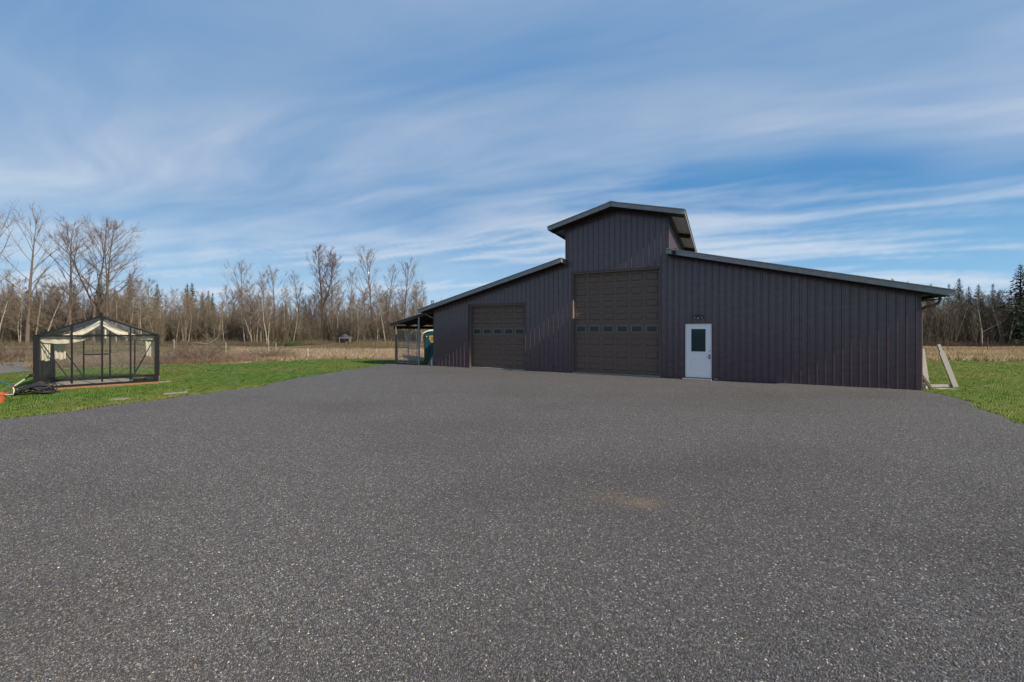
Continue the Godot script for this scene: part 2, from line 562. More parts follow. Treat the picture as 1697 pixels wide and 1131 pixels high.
func materials() -> void:
	var grain := noise_tex(4, 0.03, Color(0.86, 0.86, 0.86), Color(1, 1, 1), 256, 4, 1.6)
	var streak := noise_tex(14, 0.05, Color(0.72, 0.70, 0.68), Color(1, 1, 1), 256, 5, 1.8)
	M.grain = grain
	mat("siding", lin(0.082, 0.049, 0.060), 0.25, 0.0, grain, 0.5, 0.6)
	mat("trim", lin(0.076, 0.047, 0.057), 0.4, 0.0, grain, 0.6)
	mat("fascia", lin(0.26, 0.265, 0.26), 0.4, 0.2, grain, 0.8)
	mat("roof", lin(0.075, 0.083, 0.09), 0.4, 0.3, grain, 0.4)
	mat("roof_under", lin(0.58, 0.60, 0.59), 0.6, 0.0, grain, 0.5)
	mat("soffit_wood", lin(0.024, 0.011, 0.008), 0.75, 0.0, streak, 1.4)
	mat("dark_wood", lin(0.058, 0.044, 0.037), 0.85, 0.0, streak, 1.2)
	mat("door_brown", lin(0.136, 0.086, 0.063), 0.5, 0.0, grain, 0.9)
	mat("jamb_brown", lin(0.17, 0.13, 0.11), 0.6)
	mat("white_paint", lin(0.82, 0.81, 0.79), 0.4)
	mat("metal", lin(0.5, 0.5, 0.5), 0.3, 0.9)
	mat("galv", lin(0.30, 0.31, 0.31), 0.5, 0.4, grain, 2.0)
	mat("concrete", lin(0.36, 0.34, 0.31), 0.9, 0.0, streak, 1.5)
	mat("black_plastic", lin(0.015, 0.015, 0.016), 0.45)
	mat("lamp_white", lin(0.75, 0.75, 0.72), 0.3)
	var g := mat("dark_glass", lin(0.022, 0.040, 0.048), 0.08)
	g.metallic_specular = 0.35
	mat("grey_wood", lin(0.44, 0.42, 0.40), 0.9, 0.0, streak, 2.3)
	mat("pale_wood", lin(0.55, 0.52, 0.45), 0.85, 0.0, streak, 2.0)
	mat("brown_wood", lin(0.12, 0.085, 0.06), 0.9, 0.0, streak, 2.3)
	mat("post_wood", lin(0.24, 0.17, 0.13), 0.9, 0.0, streak, 1.7)
	mat("cedar", lin(0.30, 0.145, 0.07), 0.85, 0.0, streak, 1.9)
	mat("teal", lin(0.008, 0.065, 0.062), 0.5, 0.0, grain, 1.0)
	mat("gold", lin(0.42, 0.28, 0.09), 0.6)
	mat("gold_dark", lin(0.22, 0.13, 0.04), 0.6)
	mat("gh_frame", lin(0.010, 0.011, 0.013), 0.5, 0.0, null, 1.0, 0.25)
	var cl := mat("cloth", lin(0.66, 0.63, 0.52), 0.95, 0.0, grain, 2.0)
	cl.cull_mode = BaseMaterial3D.CULL_DISABLED
	cl.backlight_enabled = true
	cl.backlight = lin(0.3, 0.28, 0.22)
	var pane := mat("pane", Color(0.35, 0.40, 0.40, 0.03), 0.03)
	pane.transparency = BaseMaterial3D.TRANSPARENCY_ALPHA
	pane.cull_mode = BaseMaterial3D.CULL_DISABLED
	var pane2 := mat("pane_roof", Color(0.10, 0.14, 0.19, 0.55), 0.06)
	pane2.transparency = BaseMaterial3D.TRANSPARENCY_ALPHA
	pane2.cull_mode = BaseMaterial3D.CULL_DISABLED
	mat("paver", lin(0.34, 0.33, 0.31), 0.9, 0.0, streak, 1.2)
	mat("terracotta", lin(0.48, 0.13, 0.05), 0.8, 0.0, streak, 4.0)
	mat("blue_plastic", lin(0.03, 0.10, 0.25), 0.5)
	mat("red_plastic", lin(0.4, 0.06, 0.04), 0.5)
	mat("bag_black", lin(0.018, 0.015, 0.016), 0.4)
	mat("bag_brown", lin(0.07, 0.045, 0.04), 0.7)
	mat("rusty", lin(0.13, 0.06, 0.035), 0.9, 0.0, streak, 5.0)
	mat("white_post", lin(0.48, 0.47, 0.44), 0.7)
	mat("bark_grey", lin(0.155, 0.125, 0.10), 0.95, 0.0, streak, 0.9)
	mat("bark_dark", lin(0.12, 0.09, 0.07), 0.95, 0.0, streak, 0.9)
	mat("bark_pale", lin(0.52, 0.47, 0.40), 0.9, 0.0, noise_tex(31, 0.06, Color(0.35, 0.33, 0.31), Color(1, 1, 1), 256, 4, 2.6), 0.8)
	mat("twig_red", lin(0.125, 0.088, 0.072), 0.95)
	mat("twig_grey", lin(0.15, 0.122, 0.099), 0.95)
	mat("twig_tan", lin(0.165, 0.13, 0.092), 0.95)
	for k in ["twig_red", "twig_grey", "twig_tan"]:
		M[k].cull_mode = BaseMaterial3D.CULL_DISABLED
	vmat("needle", 0.85, lin(0.01, 0.02, 0.008))
	vmat("grass", 0.85, lin(0.03, 0.06, 0.01))
	vmat("straw", 0.9, lin(0.10, 0.08, 0.05))
	vmat("brush", 0.95)
	vmat("stone", 0.85)
	mat("shingle", lin(0.06, 0.06, 0.075), 0.8)
	mat("ever_leaf", lin(0.035, 0.07, 0.02), 0.7)

# ------------------------------------------------------------------ ground
func graded(lo: float, hi: float, step: float, far: float) -> Array:
	var a := []
	var x := lo
	while x <= hi + 0.001:
		a.append(x); x += step
	var s := step
	x = hi
	while x < far:
		s *= 1.35; x += s; a.append(x)
	s = step
	x = lo
	while x > -far:
		s *= 1.35; x -= s; a.push_front(x)
	return a

func ground() -> void:
	var xs := graded(-95.0, 100.0, 1.0, 1600.0)
	var ds := graded(-4.0, 100.0, 0.8, 1600.0)
	var st := SurfaceTool.new()
	st.begin(Mesh.PRIMITIVE_TRIANGLES)
	var w := xs.size()
	for d in ds:
		for x in xs:
			var y := terrain(x, d)
			# the sheet lies a little under the pad and the barn floor
			if on_pad(x, d) or in_barn(x, d): y -= 0.03
			var l := is_lawn(x, d)
			var k := nb.get_noise_2d(x * 3.0, d * 3.0)
			var lawn := Color(0.06, 0.12, 0.018).lerp(Color(0.10, 0.125, 0.03), clampf(k + 0.4, 0, 1))
			var field_c := Color(0.26, 0.20, 0.11).lerp(Color(0.18, 0.16, 0.08), clampf(k * 1.4 + 0.5, 0, 1))
			var px: float = CX + F * x / maxf(d, 3.0)
			if px < 62.0 + k * 30.0 and d > 18.5 + k and d < 24.5 + k: field_c = Color(0.17, 0.16, 0.15)
			if d > 72.0: field_c = Color(0.16, 0.115, 0.07)
			st.set_color(field_c.lerp(lawn, l))
			st.set_normal(Vector3.UP)
			st.add_vertex(Vector3(x, y, -d))
	for j in ds.size() - 1:
		for i in w - 1:
			var a := j * w + i
			for q in [a, a + w, a + 1, a + 1, a + w, a + w + 1]:
				st.add_index(q)
	st.generate_normals()
	var m := mat("soil", Color.WHITE, 0.95, 0.0, noise_tex(44, 0.06, Color(0.62, 0.62, 0.6), Color(1, 1, 1), 512, 5, 2.0), 0.45)
	m.vertex_color_use_as_albedo = true
	var o := put(st.commit(), "ground", m, self)
	tag(o, "grassy ground running out to the woods", "ground", "", "structure")

func gravel() -> void:
	var tex := gravel_textures()
	var st := SurfaceTool.new()
	st.begin(Mesh.PRIMITIVE_TRIANGLES)
	var d := -14.0
	var rows := 0
	var cols := 110
	while d < 22.6:
		var l := pad_left(d)
		var r := pad_right(d)
		if d > 21.4: r = minf(r, -4.1)
		for i in cols + 1:
			var x := lerpf(l, maxf(r, l + 0.1), float(i) / cols)
			var k := nb.get_noise_2d(x * 4.0 + 80.0, d * 4.0) * 0.5 + na.get_noise_2d(x * 1.2, d * 3.0 + 60.0) * 0.6
			var b := 1.0 + k * 0.34
			st.set_color(Color(b, b * 0.992, b * 0.985))
			var edge := i == 0 or i == cols
			st.set_normal(Vector3.UP)
			st.add_vertex(Vector3(x, -0.05 if edge else pad_h(x, d), -d))
		rows += 1
		d += 0.2
	for j in rows - 1:
		for i in cols:
			var a := j * (cols + 1) + i
			for q in [a, a + cols + 1, a + 1, a + 1, a + cols + 1, a + cols + 2]:
				st.add_index(q)
	st.generate_normals()
	var m := mat("gravel", Color.WHITE, 0.9, 0.0, tex[0], 0.52)
	m.vertex_color_use_as_albedo = true
	m.normal_enabled = true
	m.normal_texture = tex[1]
	m.normal_scale = 1.0
	var o := put(st.commit(), "driveway", m, self)
	tag(o, "grey crushed gravel yard in front of the barn", "driveway", "", "structure")
	# loose stones
	var sm := SphereMesh.new()
	sm.radius = 1.0; sm.height = 1.5; sm.radial_segments = 5; sm.rings = 2
	var smb := MB.new()
	var arr := sm.get_mesh_arrays()
	var vs: PackedVector3Array = arr[Mesh.ARRAY_VERTEX]
	var ix: PackedInt32Array = arr[Mesh.ARRAY_INDEX]
	var jit := {}
	for i in range(0, ix.size(), 3):
		var t := []
		for e in 3:
			var p := vs[ix[i + e]]
			var key := p.snapped(Vector3.ONE * 0.01)
			if not jit.has(key): jit[key] = p * rng.randf_range(0.75, 1.25)
			t.append(jit[key])
		var k: Vector3 = (t[1] - t[0]).cross(t[2] - t[0])
		if k.length() > 0.0001:
			var nn := k.normalized()
			smb.tri(t[0], t[1], t[2], nn if nn.dot(t[0] + t[1] + t[2]) > 0 else -nn)
	var count := 420000
	var buf := PackedFloat32Array()
	buf.resize(count * 16)
	var at := 0
	for i in count:
		var dd := 1.55 * pow(13.0 / 1.55, rng.randf())
		var x := rng.randf_range(-1.0, 1.0) * (1.36 * dd + 0.35)
		if not on_pad(x + rng.randfn(0, 0.09), dd): continue
		var s := 0.0026 + 0.0034 * pow(rng.randf(), 2.6)
		if rng.randf() > 0.995: s *= 1.6
		var bs := Basis.from_euler(Vector3(rng.randf_range(-0.6, 0.6), rng.randf() * TAU, rng.randf_range(-0.6, 0.6))) * Basis.from_scale(Vector3(s * rng.randf_range(0.8, 1.5), s * rng.randf_range(0.6, 1.0), s))
		var c := stone_color(rng.randf(), rng.randf())
		var k := 1.0 + nb.get_noise_2d(x * 4.0 + 80.0, dd * 4.0) * 0.3 + na.get_noise_2d(x * 1.2, dd * 3.0 + 60.0) * 0.2
		c = Color(c.r * k, c.g * k, c.b * k)
		# a spill of tan sand in the stones
		var e1 := exp(-pow((x - 1.40) / 0.22, 2.0) - pow((dd - 4.32) / 0.13, 2.0))
		var e2 := exp(-pow((x - 1.06) / 0.22, 2.0) - pow((dd - 4.5) / 0.2, 2.0)) * 0.35
		if rng.randf() < e1 * 0.6 + e2: c = c.lerp(Color(0.2, 0.165, 0.125), 0.65)
		var p := Vector3(x, (pad_h(x, dd) if on_pad(x, dd) else terrain(x, dd) + 0.01) + s * 0.25, -dd)
		var o16 := at * 16
		for r in 3:
			buf[o16 + r * 4] = bs.x[r]; buf[o16 + r * 4 + 1] = bs.y[r]; buf[o16 + r * 4 + 2] = bs.z[r]; buf[o16 + r * 4 + 3] = p[r]
		buf[o16 + 12] = c.r; buf[o16 + 13] = c.g; buf[o16 + 14] = c.b; buf[o16 + 15] = 1.0
		at += 1
	# the sand itself: small grains
	var grains := 2000
	buf.resize((at + grains) * 16)
	for i in grains:
		var far := i % 4 == 0
		var x := (1.10 if far else 1.40) + rng.randfn(0, 0.12)
		var dd := (4.5 if far else 4.32) + rng.randfn(0, 0.085)
		var s := rng.randf_range(0.0018, 0.0036)
		var p := Vector3(x, pad_h(x, dd) + 0.004, -dd)
		var o16 := at * 16
		for r in 3:
			for q in 3: buf[o16 + r * 4 + q] = s if q == r else 0.0
			buf[o16 + r * 4 + 3] = p[r]
		var k := rng.randf_range(0.7, 1.2)
		buf[o16 + 12] = 0.235 * k; buf[o16 + 13] = 0.19 * k; buf[o16 + 14] = 0.138 * k; buf[o16 + 15] = 1.0
		at += 1
	buf.resize(at * 16)
	var mm := MultiMesh.new()
	mm.transform_format = MultiMesh.TRANSFORM_3D
	mm.use_colors = true
	mm.mesh = smb.mesh()
	mm.instance_count = at
	mm.buffer = buf
	var g := MultiMeshInstance3D.new()
	g.multimesh = mm
	g.material_override = M.stone
	g.name = "loose_gravel"
	add_child(g)
	tag(g, "loose crushed stones with a tan sandy patch on the yard", "gravel", "", "stuff")

# ------------------------------------------------------------------ barn
const RIB := 0.2286
func roof_l(u: float) -> float: return 4.97 + (u + 0.306) * 0.258
func roof_r(u: float) -> float: return 4.97 - (u - 3.95) * 0.2465
func roof_m(u: float) -> float: return 7.07 - absf(u - 1.822) * 0.25

# ribbed sheet metal on one wall: each strip round a rib is a piece
func siding(parent: Node3D, regions: Array, o: Vector3, ax: Vector3, nrm: Vector3, phase := 0.0) -> void:
	var prof := [[-0.1143, 0.0], [-0.083, 0.0], [-0.077, 0.004], [-0.066, 0.004], [-0.060, 0.0], [-0.032, 0.0], [-0.016, 0.025], [0.016, 0.025], [0.032, 0.0], [0.060, 0.0], [0.066, 0.004], [0.077, 0.004], [0.083, 0.0], [0.1143, 0.0]]
	for rg in regions:
		var ua: float = rg[0]; var ub: float = rg[1]; var lo: float = rg[2]; var top: Callable = rg[3]
		var i0 := int(floor((ua - phase) / RIB + 0.5)); var i1 := int(ceil((ub - phase) / RIB - 0.5))
		for i in range(i0, i1 + 1):
			var uc := i * RIB + phase
			var mb := MB.new()
			var tilt := rng.randf_range(-0.008, 0.008)
			for k in prof.size() - 1:
				var u0: float = uc + prof[k][0]; var u1: float = uc + prof[k + 1][0]
				var h0: float = prof[k][1] + tilt * prof[k][0]; var h1: float = prof[k + 1][1] + tilt * prof[k + 1][0]
				var c0 := clampf(u0, ua, ub); var c1 := clampf(u1, ua, ub)
				if c1 - c0 < 0.0005: continue
				var g0 := lerpf(h0, h1, (c0 - u0) / (u1 - u0)); var g1 := lerpf(h0, h1, (c1 - u0) / (u1 - u0))
				var A := o + ax * c0 + nrm * g0; var B := o + ax * c1 + nrm * g1
				var nn := (nrm * (c1 - c0) - ax * (g1 - g0)).normalized()
				mb.quad(A + Vector3.UP * lo, B + Vector3.UP * lo, B + Vector3.UP * float(top.call(c1)), A + Vector3.UP * float(top.call(c0)), nn)
			if mb.v.size() > 0:
				put(mb, "siding_panel", M.siding, parent)

# sectional garage door in a frame w wide, h tall, its face at z
func garage_door(parent: Node3D, u0: float, w: float, v0: float, h: float, rows: int, cols: int, glass_row: int) -> void:
	var d := Node3D.new()
	d.name = "garage_door"
	parent.add_child(d, true)
	d.position = Vector3(u0, v0, -0.17)
	var sh := h / rows
	for r in rows:
		var sec := MB.new()
		var y0 := r * sh; var y1 := y0 + sh - 0.008
		# face with a thin shiplap step
		sec.span(Vector3(0, y0, -0.05), Vector3(w, y1, 0))
		sec.span(Vector3(0, y1, -0.05), Vector3(w, y1 + 0.008, -0.012))
		put(sec, "door_section", M.door_brown, d)
		var pw := w / cols
		for c in cols:
			var x0 := c * pw + pw * 0.115; var x1 := (c + 1) * pw - pw * 0.115
			var ya := y0 + sh * 0.235; var yb := y0 + sh * 0.775
			if r == glass_row:
				var fr := MB.new()
				var t := 0.035
				fr.span(Vector3(x0 - 0.01, ya - 0.01, 0), Vector3(x1 + 0.01, ya + t, 0.022))
				fr.span(Vector3(x0 - 0.01, yb - t, 0), Vector3(x1 + 0.01, yb + 0.01, 0.022))
				fr.span(Vector3(x0 - 0.01, ya + t, 0), Vector3(x0 + t, yb - t, 0.022))
				fr.span(Vector3(x1 - t, ya + t, 0), Vector3(x1 + 0.01, yb - t, 0.022))
				put(fr, "window_frame", M.jamb_brown, d)
				var gl := MB.new()
				gl.span(Vector3(x0 + t, ya + t, 0.001), Vector3(x1 - t, yb - t, 0.006))
				put(gl, "window_pane", M.dark_glass, d)
			else:
				# raised panel: a groove round a raised field
				var p := MB.new()
				var g := 0.028
				var zz := 0.013
				for e in 4:
					var o4 := [Vector3(x0, ya, 0.001), Vector3(x1, ya, 0.001), Vector3(x1, yb, 0.001), Vector3(x0, yb, 0.001)]
					var m4 := [Vector3(x0 + g, ya + g, zz), Vector3(x1 - g, ya + g, zz), Vector3(x1 - g, yb - g, zz), Vector3(x0 + g, yb - g, zz)]
					var i4 := [Vector3(x0 + g * 1.6, ya + g * 1.6, 0.008), Vector3(x1 - g * 1.6, ya + g * 1.6, 0.008), Vector3(x1 - g * 1.6, yb - g * 1.6, 0.008), Vector3(x0 + g * 1.6, yb - g * 1.6, 0.008)]
					var e2 := (e + 1) % 4
					var out: Vector3 = ((o4[e] + o4[e2]) * 0.5 - Vector3((x0 + x1) * 0.5, (ya + yb) * 0.5, 0)).normalized()
					out.z = 0
					p.quad(o4[e], o4[e2], m4[e2], m4[e], (out.normalized() * 0.9 + Vector3.BACK).normalized())
					p.quad(m4[e], m4[e2], i4[e2], i4[e], (-out.normalized() * 0.6 + Vector3.BACK).normalized())
				p.quad(Vector3(x0 + g * 1.6, ya + g * 1.6, 0.008), Vector3(x1 - g * 1.6, ya + g * 1.6, 0.008), Vector3(x1 - g * 1.6, yb - g * 1.6, 0.008), Vector3(x0 + g * 1.6, yb - g * 1.6, 0.008), Vector3.BACK)
				put(p, "raised_panel", M.door_brown, d)
	var fr := MB.new()   # jambs and head in the depth of the wall
	fr.span(Vector3(-0.055, -0.02, -0.05), Vector3(-0.012, h + 0.1, 0.15))
	fr.span(Vector3(w + 0.012, -0.02, -0.05), Vector3(w + 0.055, h + 0.1, 0.15))
	fr.span(Vector3(-0.012, h, -0.06), Vector3(w + 0.012, h + 0.1, 0.148))
	put(fr, "door_frame", M.jamb_brown, d)
	var tr := MB.new()   # bent metal trim on the face of the wall
	tr.span(Vector3(-0.09, -0.03, 0.15), Vector3(-0.05, h + 0.11, 0.198))
	tr.span(Vector3(w + 0.05, -0.03, 0.15), Vector3(w + 0.09, h + 0.11, 0.198))
	tr.span(Vector3(-0.05, h + 0.06, 0.15), Vector3(w + 0.05, h + 0.11, 0.196))
	put(tr, "door_trim", M.trim, d)
	var sill := MB.new()
	sill.span(Vector3(-0.06, -0.16, -0.1), Vector3(w + 0.06, -0.012, 0.185))
	put(sill, "concrete_sill", M.concrete, d)

func entry_door(parent: Node3D) -> void:
	var d := Node3D.new()
	d.name = "entry_door"
	parent.add_child(d, true)
	d.position = Vector3(4.567, 0.06, 0)
	var w := 0.91; var h := 2.02
	var f := MB.new()
	f.span(Vector3(0.0, -0.03, -0.14), Vector3(0.03, h + 0.035, 0.012))
	f.span(Vector3(w - 0.03, -0.03, -0.14), Vector3(w, h + 0.035, 0.012))
	f.span(Vector3(0.03, h, -0.14), Vector3(w - 0.03, h + 0.035, 0.012))
	put(f, "door_frame", M.white_paint, d)
	var s := MB.new()
	var gx0 := 0.20; var gx1 := 0.715; var gy0 := 0.985; var gy1 := 1.865
	s.span(Vector3(0.032, 0.0, -0.05), Vector3(gx0, h - 0.003, -0.006))
	s.span(Vector3(gx1, 0.0, -0.05), Vector3(w - 0.032, h - 0.003, -0.006))
	s.span(Vector3(gx0, 0.0, -0.05), Vector3(gx1, gy0, -0.006))
	s.span(Vector3(gx0, gy1, -0.05), Vector3(gx1, h - 0.003, -0.006))
	put(s, "door_leaf", M.white_paint, d)
	var fr := MB.new()
	var t := 0.04
	fr.span(Vector3(gx0 - t, gy0 - t, -0.006), Vector3(gx1 + t, gy0 + 0.008, 0.012))
	fr.span(Vector3(gx0 - t, gy1 - 0.008, -0.006), Vector3(gx1 + t, gy1 + t, 0.012))
	fr.span(Vector3(gx0 - t, gy0 + 0.008, -0.006), Vector3(gx0 + 0.008, gy1 - 0.008, 0.012))
	fr.span(Vector3(gx1 - 0.008, gy0 + 0.008, -0.006), Vector3(gx1 + t, gy1 - 0.008, 0.012))
	put(fr, "window_frame", M.white_paint, d)
	var g := MB.new()
	g.span(Vector3(gx0 + 0.001, gy0 + 0.001, -0.03), Vector3(gx1 - 0.001, gy1 - 0.001, -0.02))
	put(g, "window_pane", M.dark_glass, d)
	for x in [0.20, 0.53]:
		var p := MB.new()
		var a := Vector3(x, 0.29, -0.006); var b := Vector3(x + 0.185, 0.77, -0.006)
		p.span(a, Vector3(b.x, a.y + 0.02, 0.004)); p.span(Vector3(a.x, b.y - 0.02, -0.006), Vector3(b.x, b.y, 0.004))
		p.span(Vector3(a.x, a.y + 0.02, -0.006), Vector3(a.x + 0.02, b.y - 0.02, 0.004)); p.span(Vector3(b.x - 0.02, a.y + 0.02, -0.006), Vector3(b.x, b.y - 0.02, 0.004))
		p.span(a + Vector3(0.035, 0.035, 0), Vector3(b.x - 0.035, b.y - 0.035, 0.003))
		put(p, "raised_panel", M.white_paint, d)
	var dl := MB.new()
	dl.tube([Vector3(0.845, 1.03, -0.006), Vector3(0.845, 1.03, 0.02)], [0.03, 0.026], 12)
	put(dl, "deadbolt", M.metal, d)
	var lk := MB.new()
	lk.span(Vector3(0.80, 0.72, -0.006), Vector3(0.88, 0.89, 0.02))
	put(lk, "keypad_lock", M.galv, d)
	var hd := MB.new()
	hd.tube([Vector3(0.84, 0.81, 0.02), Vector3(0.84, 0.81, 0.055)], [0.02, 0.016], 8)
	hd.bar(Vector3(0.85, 0.81, 0.058), Vector3(0.735, 0.81, 0.058), 0.016, 0.02)
	put(hd, "door_handle", M.metal, d)
	var tr := MB.new()
	tr.span(Vector3(-0.045, -0.06, -0.02), Vector3(0, h + 0.085, 0.026))
	tr.span(Vector3(w, -0.06, -0.02), Vector3(w + 0.045, h + 0.085, 0.026))
	tr.span(Vector3(0, h + 0.036, -0.02), Vector3(w, h + 0.085, 0.025))
	put(tr, "door_trim", M.trim, d)
	var th := MB.new()
	th.span(Vector3(0.0, -0.045, -0.13), Vector3(w, -0.012, 0.06))
	put(th, "threshold", M.galv, d)

# a roof plane from the ridge or high side (ua, va) to the eave (ub, vb), between n0 and n1
func roof_plane(parent: Node3D, ua: float, va: float, ub: float, vb: float, n0: float, n1: float) -> void:
	var r := MB.new()
	var s := MB.new()
	var dir := Vector3(ub - ua, vb - va, 0)
	var nn := Vector3(-dir.y, dir.x, 0).normalized()
	if nn.y < 0: nn = -nn
	# top sheet with ribs running down the slope
	var n := n0
	while n < n1 - 0.01:
		var e := minf(n + 0.2286, n1)
		var pr := [[0.0, 0.0], [0.034, 0.0], [0.054, 0.02], [0.08, 0.02], [0.1, 0.0], [0.2286, 0.0]]
		for k in pr.size() - 1:
			var a: float = minf(n + pr[k][0], e); var b: float = minf(n + pr[k + 1][0], e)
			if b - a < 0.001: continue
			var fn := (nn + Vector3(0, 0, (pr[k + 1][1] - pr[k][1]) / (b - a)) ).normalized()
			r.quad(Vector3(ua, va, -a) + nn * pr[k][1], Vector3(ub, vb, -a) + nn * pr[k][1], Vector3(ub, vb, -b) + nn * pr[k + 1][1], Vector3(ua, va, -b) + nn * pr[k + 1][1], fn)
		n = e
	put(r, "roof_sheet", M.roof, parent)
	var dn := -nn * 0.03
	s.quad(Vector3(ua, va, -n0) + dn, Vector3(ub, vb, -n0) + dn, Vector3(ub, vb, -n1) + dn, Vector3(ua, va, -n1) + dn, -nn)
	put(s, "roof_underside", M.roof_under, parent)

func rake(parent: Node3D, a: Vector3, b: Vector3, h := 0.17) -> void:
	# fascia along a roof edge: a bent metal board whose top follows a-b
	var f := MB.new()
	var dn := Vector3.DOWN * h * 0.5
	f.bar(a + dn + Vector3(0, 0, 0.0), b + dn, 0.03, h)
	var lip := (b - a).normalized()
	f.bar(a + Vector3(0, 0.014, 0), b + Vector3(0, 0.014, 0), 0.09, 0.024)
	put(f, "fascia", M.fascia, parent)

func barn() -> void:
	var b := base("barn", BO, BT)
	tag(b, "dark metal-clad barn with raised centre bay and two brown garage doors", "barn")
	var depth := 14.6
	var under := 0.07
	var fl := func(u): return roof_l(u) - under
	var fr := func(u): return roof_r(u) - under
	var fm := func(u): return roof_m(u) - under
	var bot := -0.04
	var wl := Node3D.new(); wl.name = "front_wall"; b.add_child(wl)
	siding(wl, [
		[-7.62, -5.40, bot, fl], [-5.40, -2.31, 3.11, fl], [-2.31, -0.306, bot, fl],
		[-0.306, -0.02, bot, fm], [-0.02, 3.66, 4.37, fm], [3.66, 3.95, bot, fm],
		[3.95, 4.53, bot, fr], [4.53, 5.515, 2.16, fr], [5.515, 11.27, bot, fr]], Vector3.ZERO, Vector3.RIGHT, Vector3.BACK)
	# wall core so that nothing shows through
	for g in [[-7.6, -5.45, 0.0, 2.8], [-2.26, -0.08, 0.0, 4.2], [3.70, 4.52, 0.0, 4.5], [5.53, 11.25, 0.0, 2.8]]:
		var core := MB.new()
		core.span(Vector3(g[0], -0.1, -0.14), Vector3(g[1], g[3], -0.003))
		put(core, "wall_core", M.grey_wood, wl)
	var sides := Node3D.new(); sides.name = "side_walls"; b.add_child(sides)
	var flat_l := func(_n): return roof_l(-7.62) - under
	var flat_r := func(_n): return roof_r(11.27) - under
	var flat_m := func(_n): return roof_m(3.95) - under
	siding(sides, [[0.0, depth, bot, flat_l]], Vector3(-7.62, 0, 0), Vector3(0, 0, -1), Vector3.LEFT, 0.1143)
	siding(sides, [[0.0, depth, bot, flat_r]], Vector3(11.27, 0, 0), Vector3(0, 0, -1), Vector3.RIGHT, 0.1143)
	siding(sides, [[0.0, depth, 4.75, flat_m]], Vector3(3.95, 0, 0), Vector3(0, 0, -1), Vector3.RIGHT, 0.1143)
	siding(sides, [[0.0, depth, 4.75, flat_m]], Vector3(-0.306, 0, 0), Vector3(0, 0, -1), Vector3.LEFT, 0.1143)
	var back := MB.new()
	back.slab([Vector2(-7.62, -0.05), Vector2(11.27, -0.05), Vector2(11.27, roof_r(11.27) - 0.1), Vector2(3.95, 4.87), Vector2(3.95, roof_m(3.95) - 0.1), Vector2(1.82, roof_m(1.82) - 0.1), Vector2(-0.306, roof_m(-0.306) - 0.1), Vector2(-0.306, 4.87), Vector2(-7.62, roof_l(-7.62) - 0.1)], -depth, -depth + 0.1)
	put(back, "back_wall", M.siding, b)
	# corner trims
	var ct := MB.new()
	ct.span(Vector3(-7.66, bot, -0.1), Vector3(-7.55, roof_l(-7.6) - 0.1, 0.024))
	ct.span(Vector3(11.19, bot, -0.1), Vector3(11.31, roof_r(11.27) - 0.1, 0.024))
	put(ct, "corner_trim", M.trim, b)
	var c2 := MB.new()
	c2.span(Vector3(-0.33, 4.6, -0.1), Vector3(-0.25, roof_m(-0.306) - 0.1, 0.026))
	c2.span(Vector3(3.88, 4.95, -0.1), Vector3(3.975, roof_m(3.95) - 0.1, 0.026))
	put(c2, "corner_trim", M.trim, b)
	var bt := MB.new()
	for g in [[-7.62, -5.45], [-2.26, -0.09], [3.71, 4.52], [5.53, 11.27]]:
		bt.span(Vector3(g[0], bot - 0.05, -0.05), Vector3(g[1], bot + 0.05, 0.018))
	put(bt, "base_trim", M.dark_wood, b)
	garage_door(b, -5.345, 2.98, 0.05, 3.02, 6, 5, 3)
	garage_door(b, 0.035, 3.57, 0.05, 4.28, 8, 6, 3)
	entry_door(b)
	# roofs
	var oh := 0.61
	var mr := Node3D.new(); mr.name = "centre_roof"; b.add_child(mr)
	roof_plane(mr, 1.822, roof_m(1.822), -0.915, roof_m(-0.915), -oh, depth + oh)
	roof_plane(mr, 1.822, roof_m(1.822), 4.56, roof_m(4.56), -oh, depth + oh)
	rake(mr, Vector3(-0.93, roof_m(-0.93), oh), Vector3(1.822, roof_m(1.822), oh))
	rake(mr, Vector3(1.822, roof_m(1.822), oh), Vector3(4.575, roof_m(4.575), oh))
	rake(mr, Vector3(4.57, roof_m(4.57) - 0.0, oh), Vector3(4.57, roof_m(4.57), -depth - oh), 0.12)
	rake(mr, Vector3(-0.925, roof_m(-0.925), oh), Vector3(-0.925, roof_m(-0.925), -depth - oh), 0.12)
	var cap := MB.new()
	cap.bar(Vector3(1.66, roof_m(1.66) + 0.035, -depth * 0.5), Vector3(1.99, roof_m(1.99) + 0.035, -depth * 0.5), depth + 1.24, 0.006)
	cap.slab([Vector2(1.62, roof_m(1.62) + 0.02), Vector2(1.822, roof_m(1.822) + 0.02), Vector2(2.02, roof_m(2.02) + 0.02), Vector2(2.02, roof_m(2.02) + 0.045), Vector2(1.822, roof_m(1.822) + 0.055), Vector2(1.62, roof_m(1.62) + 0.045)], -depth - oh, oh + 0.02)
	put(cap, "ridge_cap", M.fascia, mr)
	# front soffit boards of the gable and rafters under the eaves
	for s in [-1.0, 1.0]:
		var e: float = 1.822 + s * 2.73
		var so := MB.new()
		so.bar(Vector3(1.822, roof_m(1.822) - 0.15, oh * 0.5), Vector3(e, roof_m(e) - 0.15, oh * 0.5), oh - 0.03, 0.025)
		put(so, "soffit_board", M.soffit_wood, mr)
		var w0: float = 1.822 + s * 2.128
		for n in [3.66, 7.32, 10.98, 14.4]:
			var rf := MB.new()
			rf.bar(Vector3(w0 + s * 0.03, roof_m(w0) - 0.125, -n), Vector3(e, roof_m(e) - 0.125, -n), 0.14, 0.19)
			put(rf, "rafter", M.dark_wood, mr)
		var hd := MB.new()
		hd.span(Vector3(w0 + s * 0.025, roof_m(w0) - 0.34, 0.0), Vector3(w0 + s * 0.07, roof_m(w0 + s * 0.07) - 0.045, -depth))
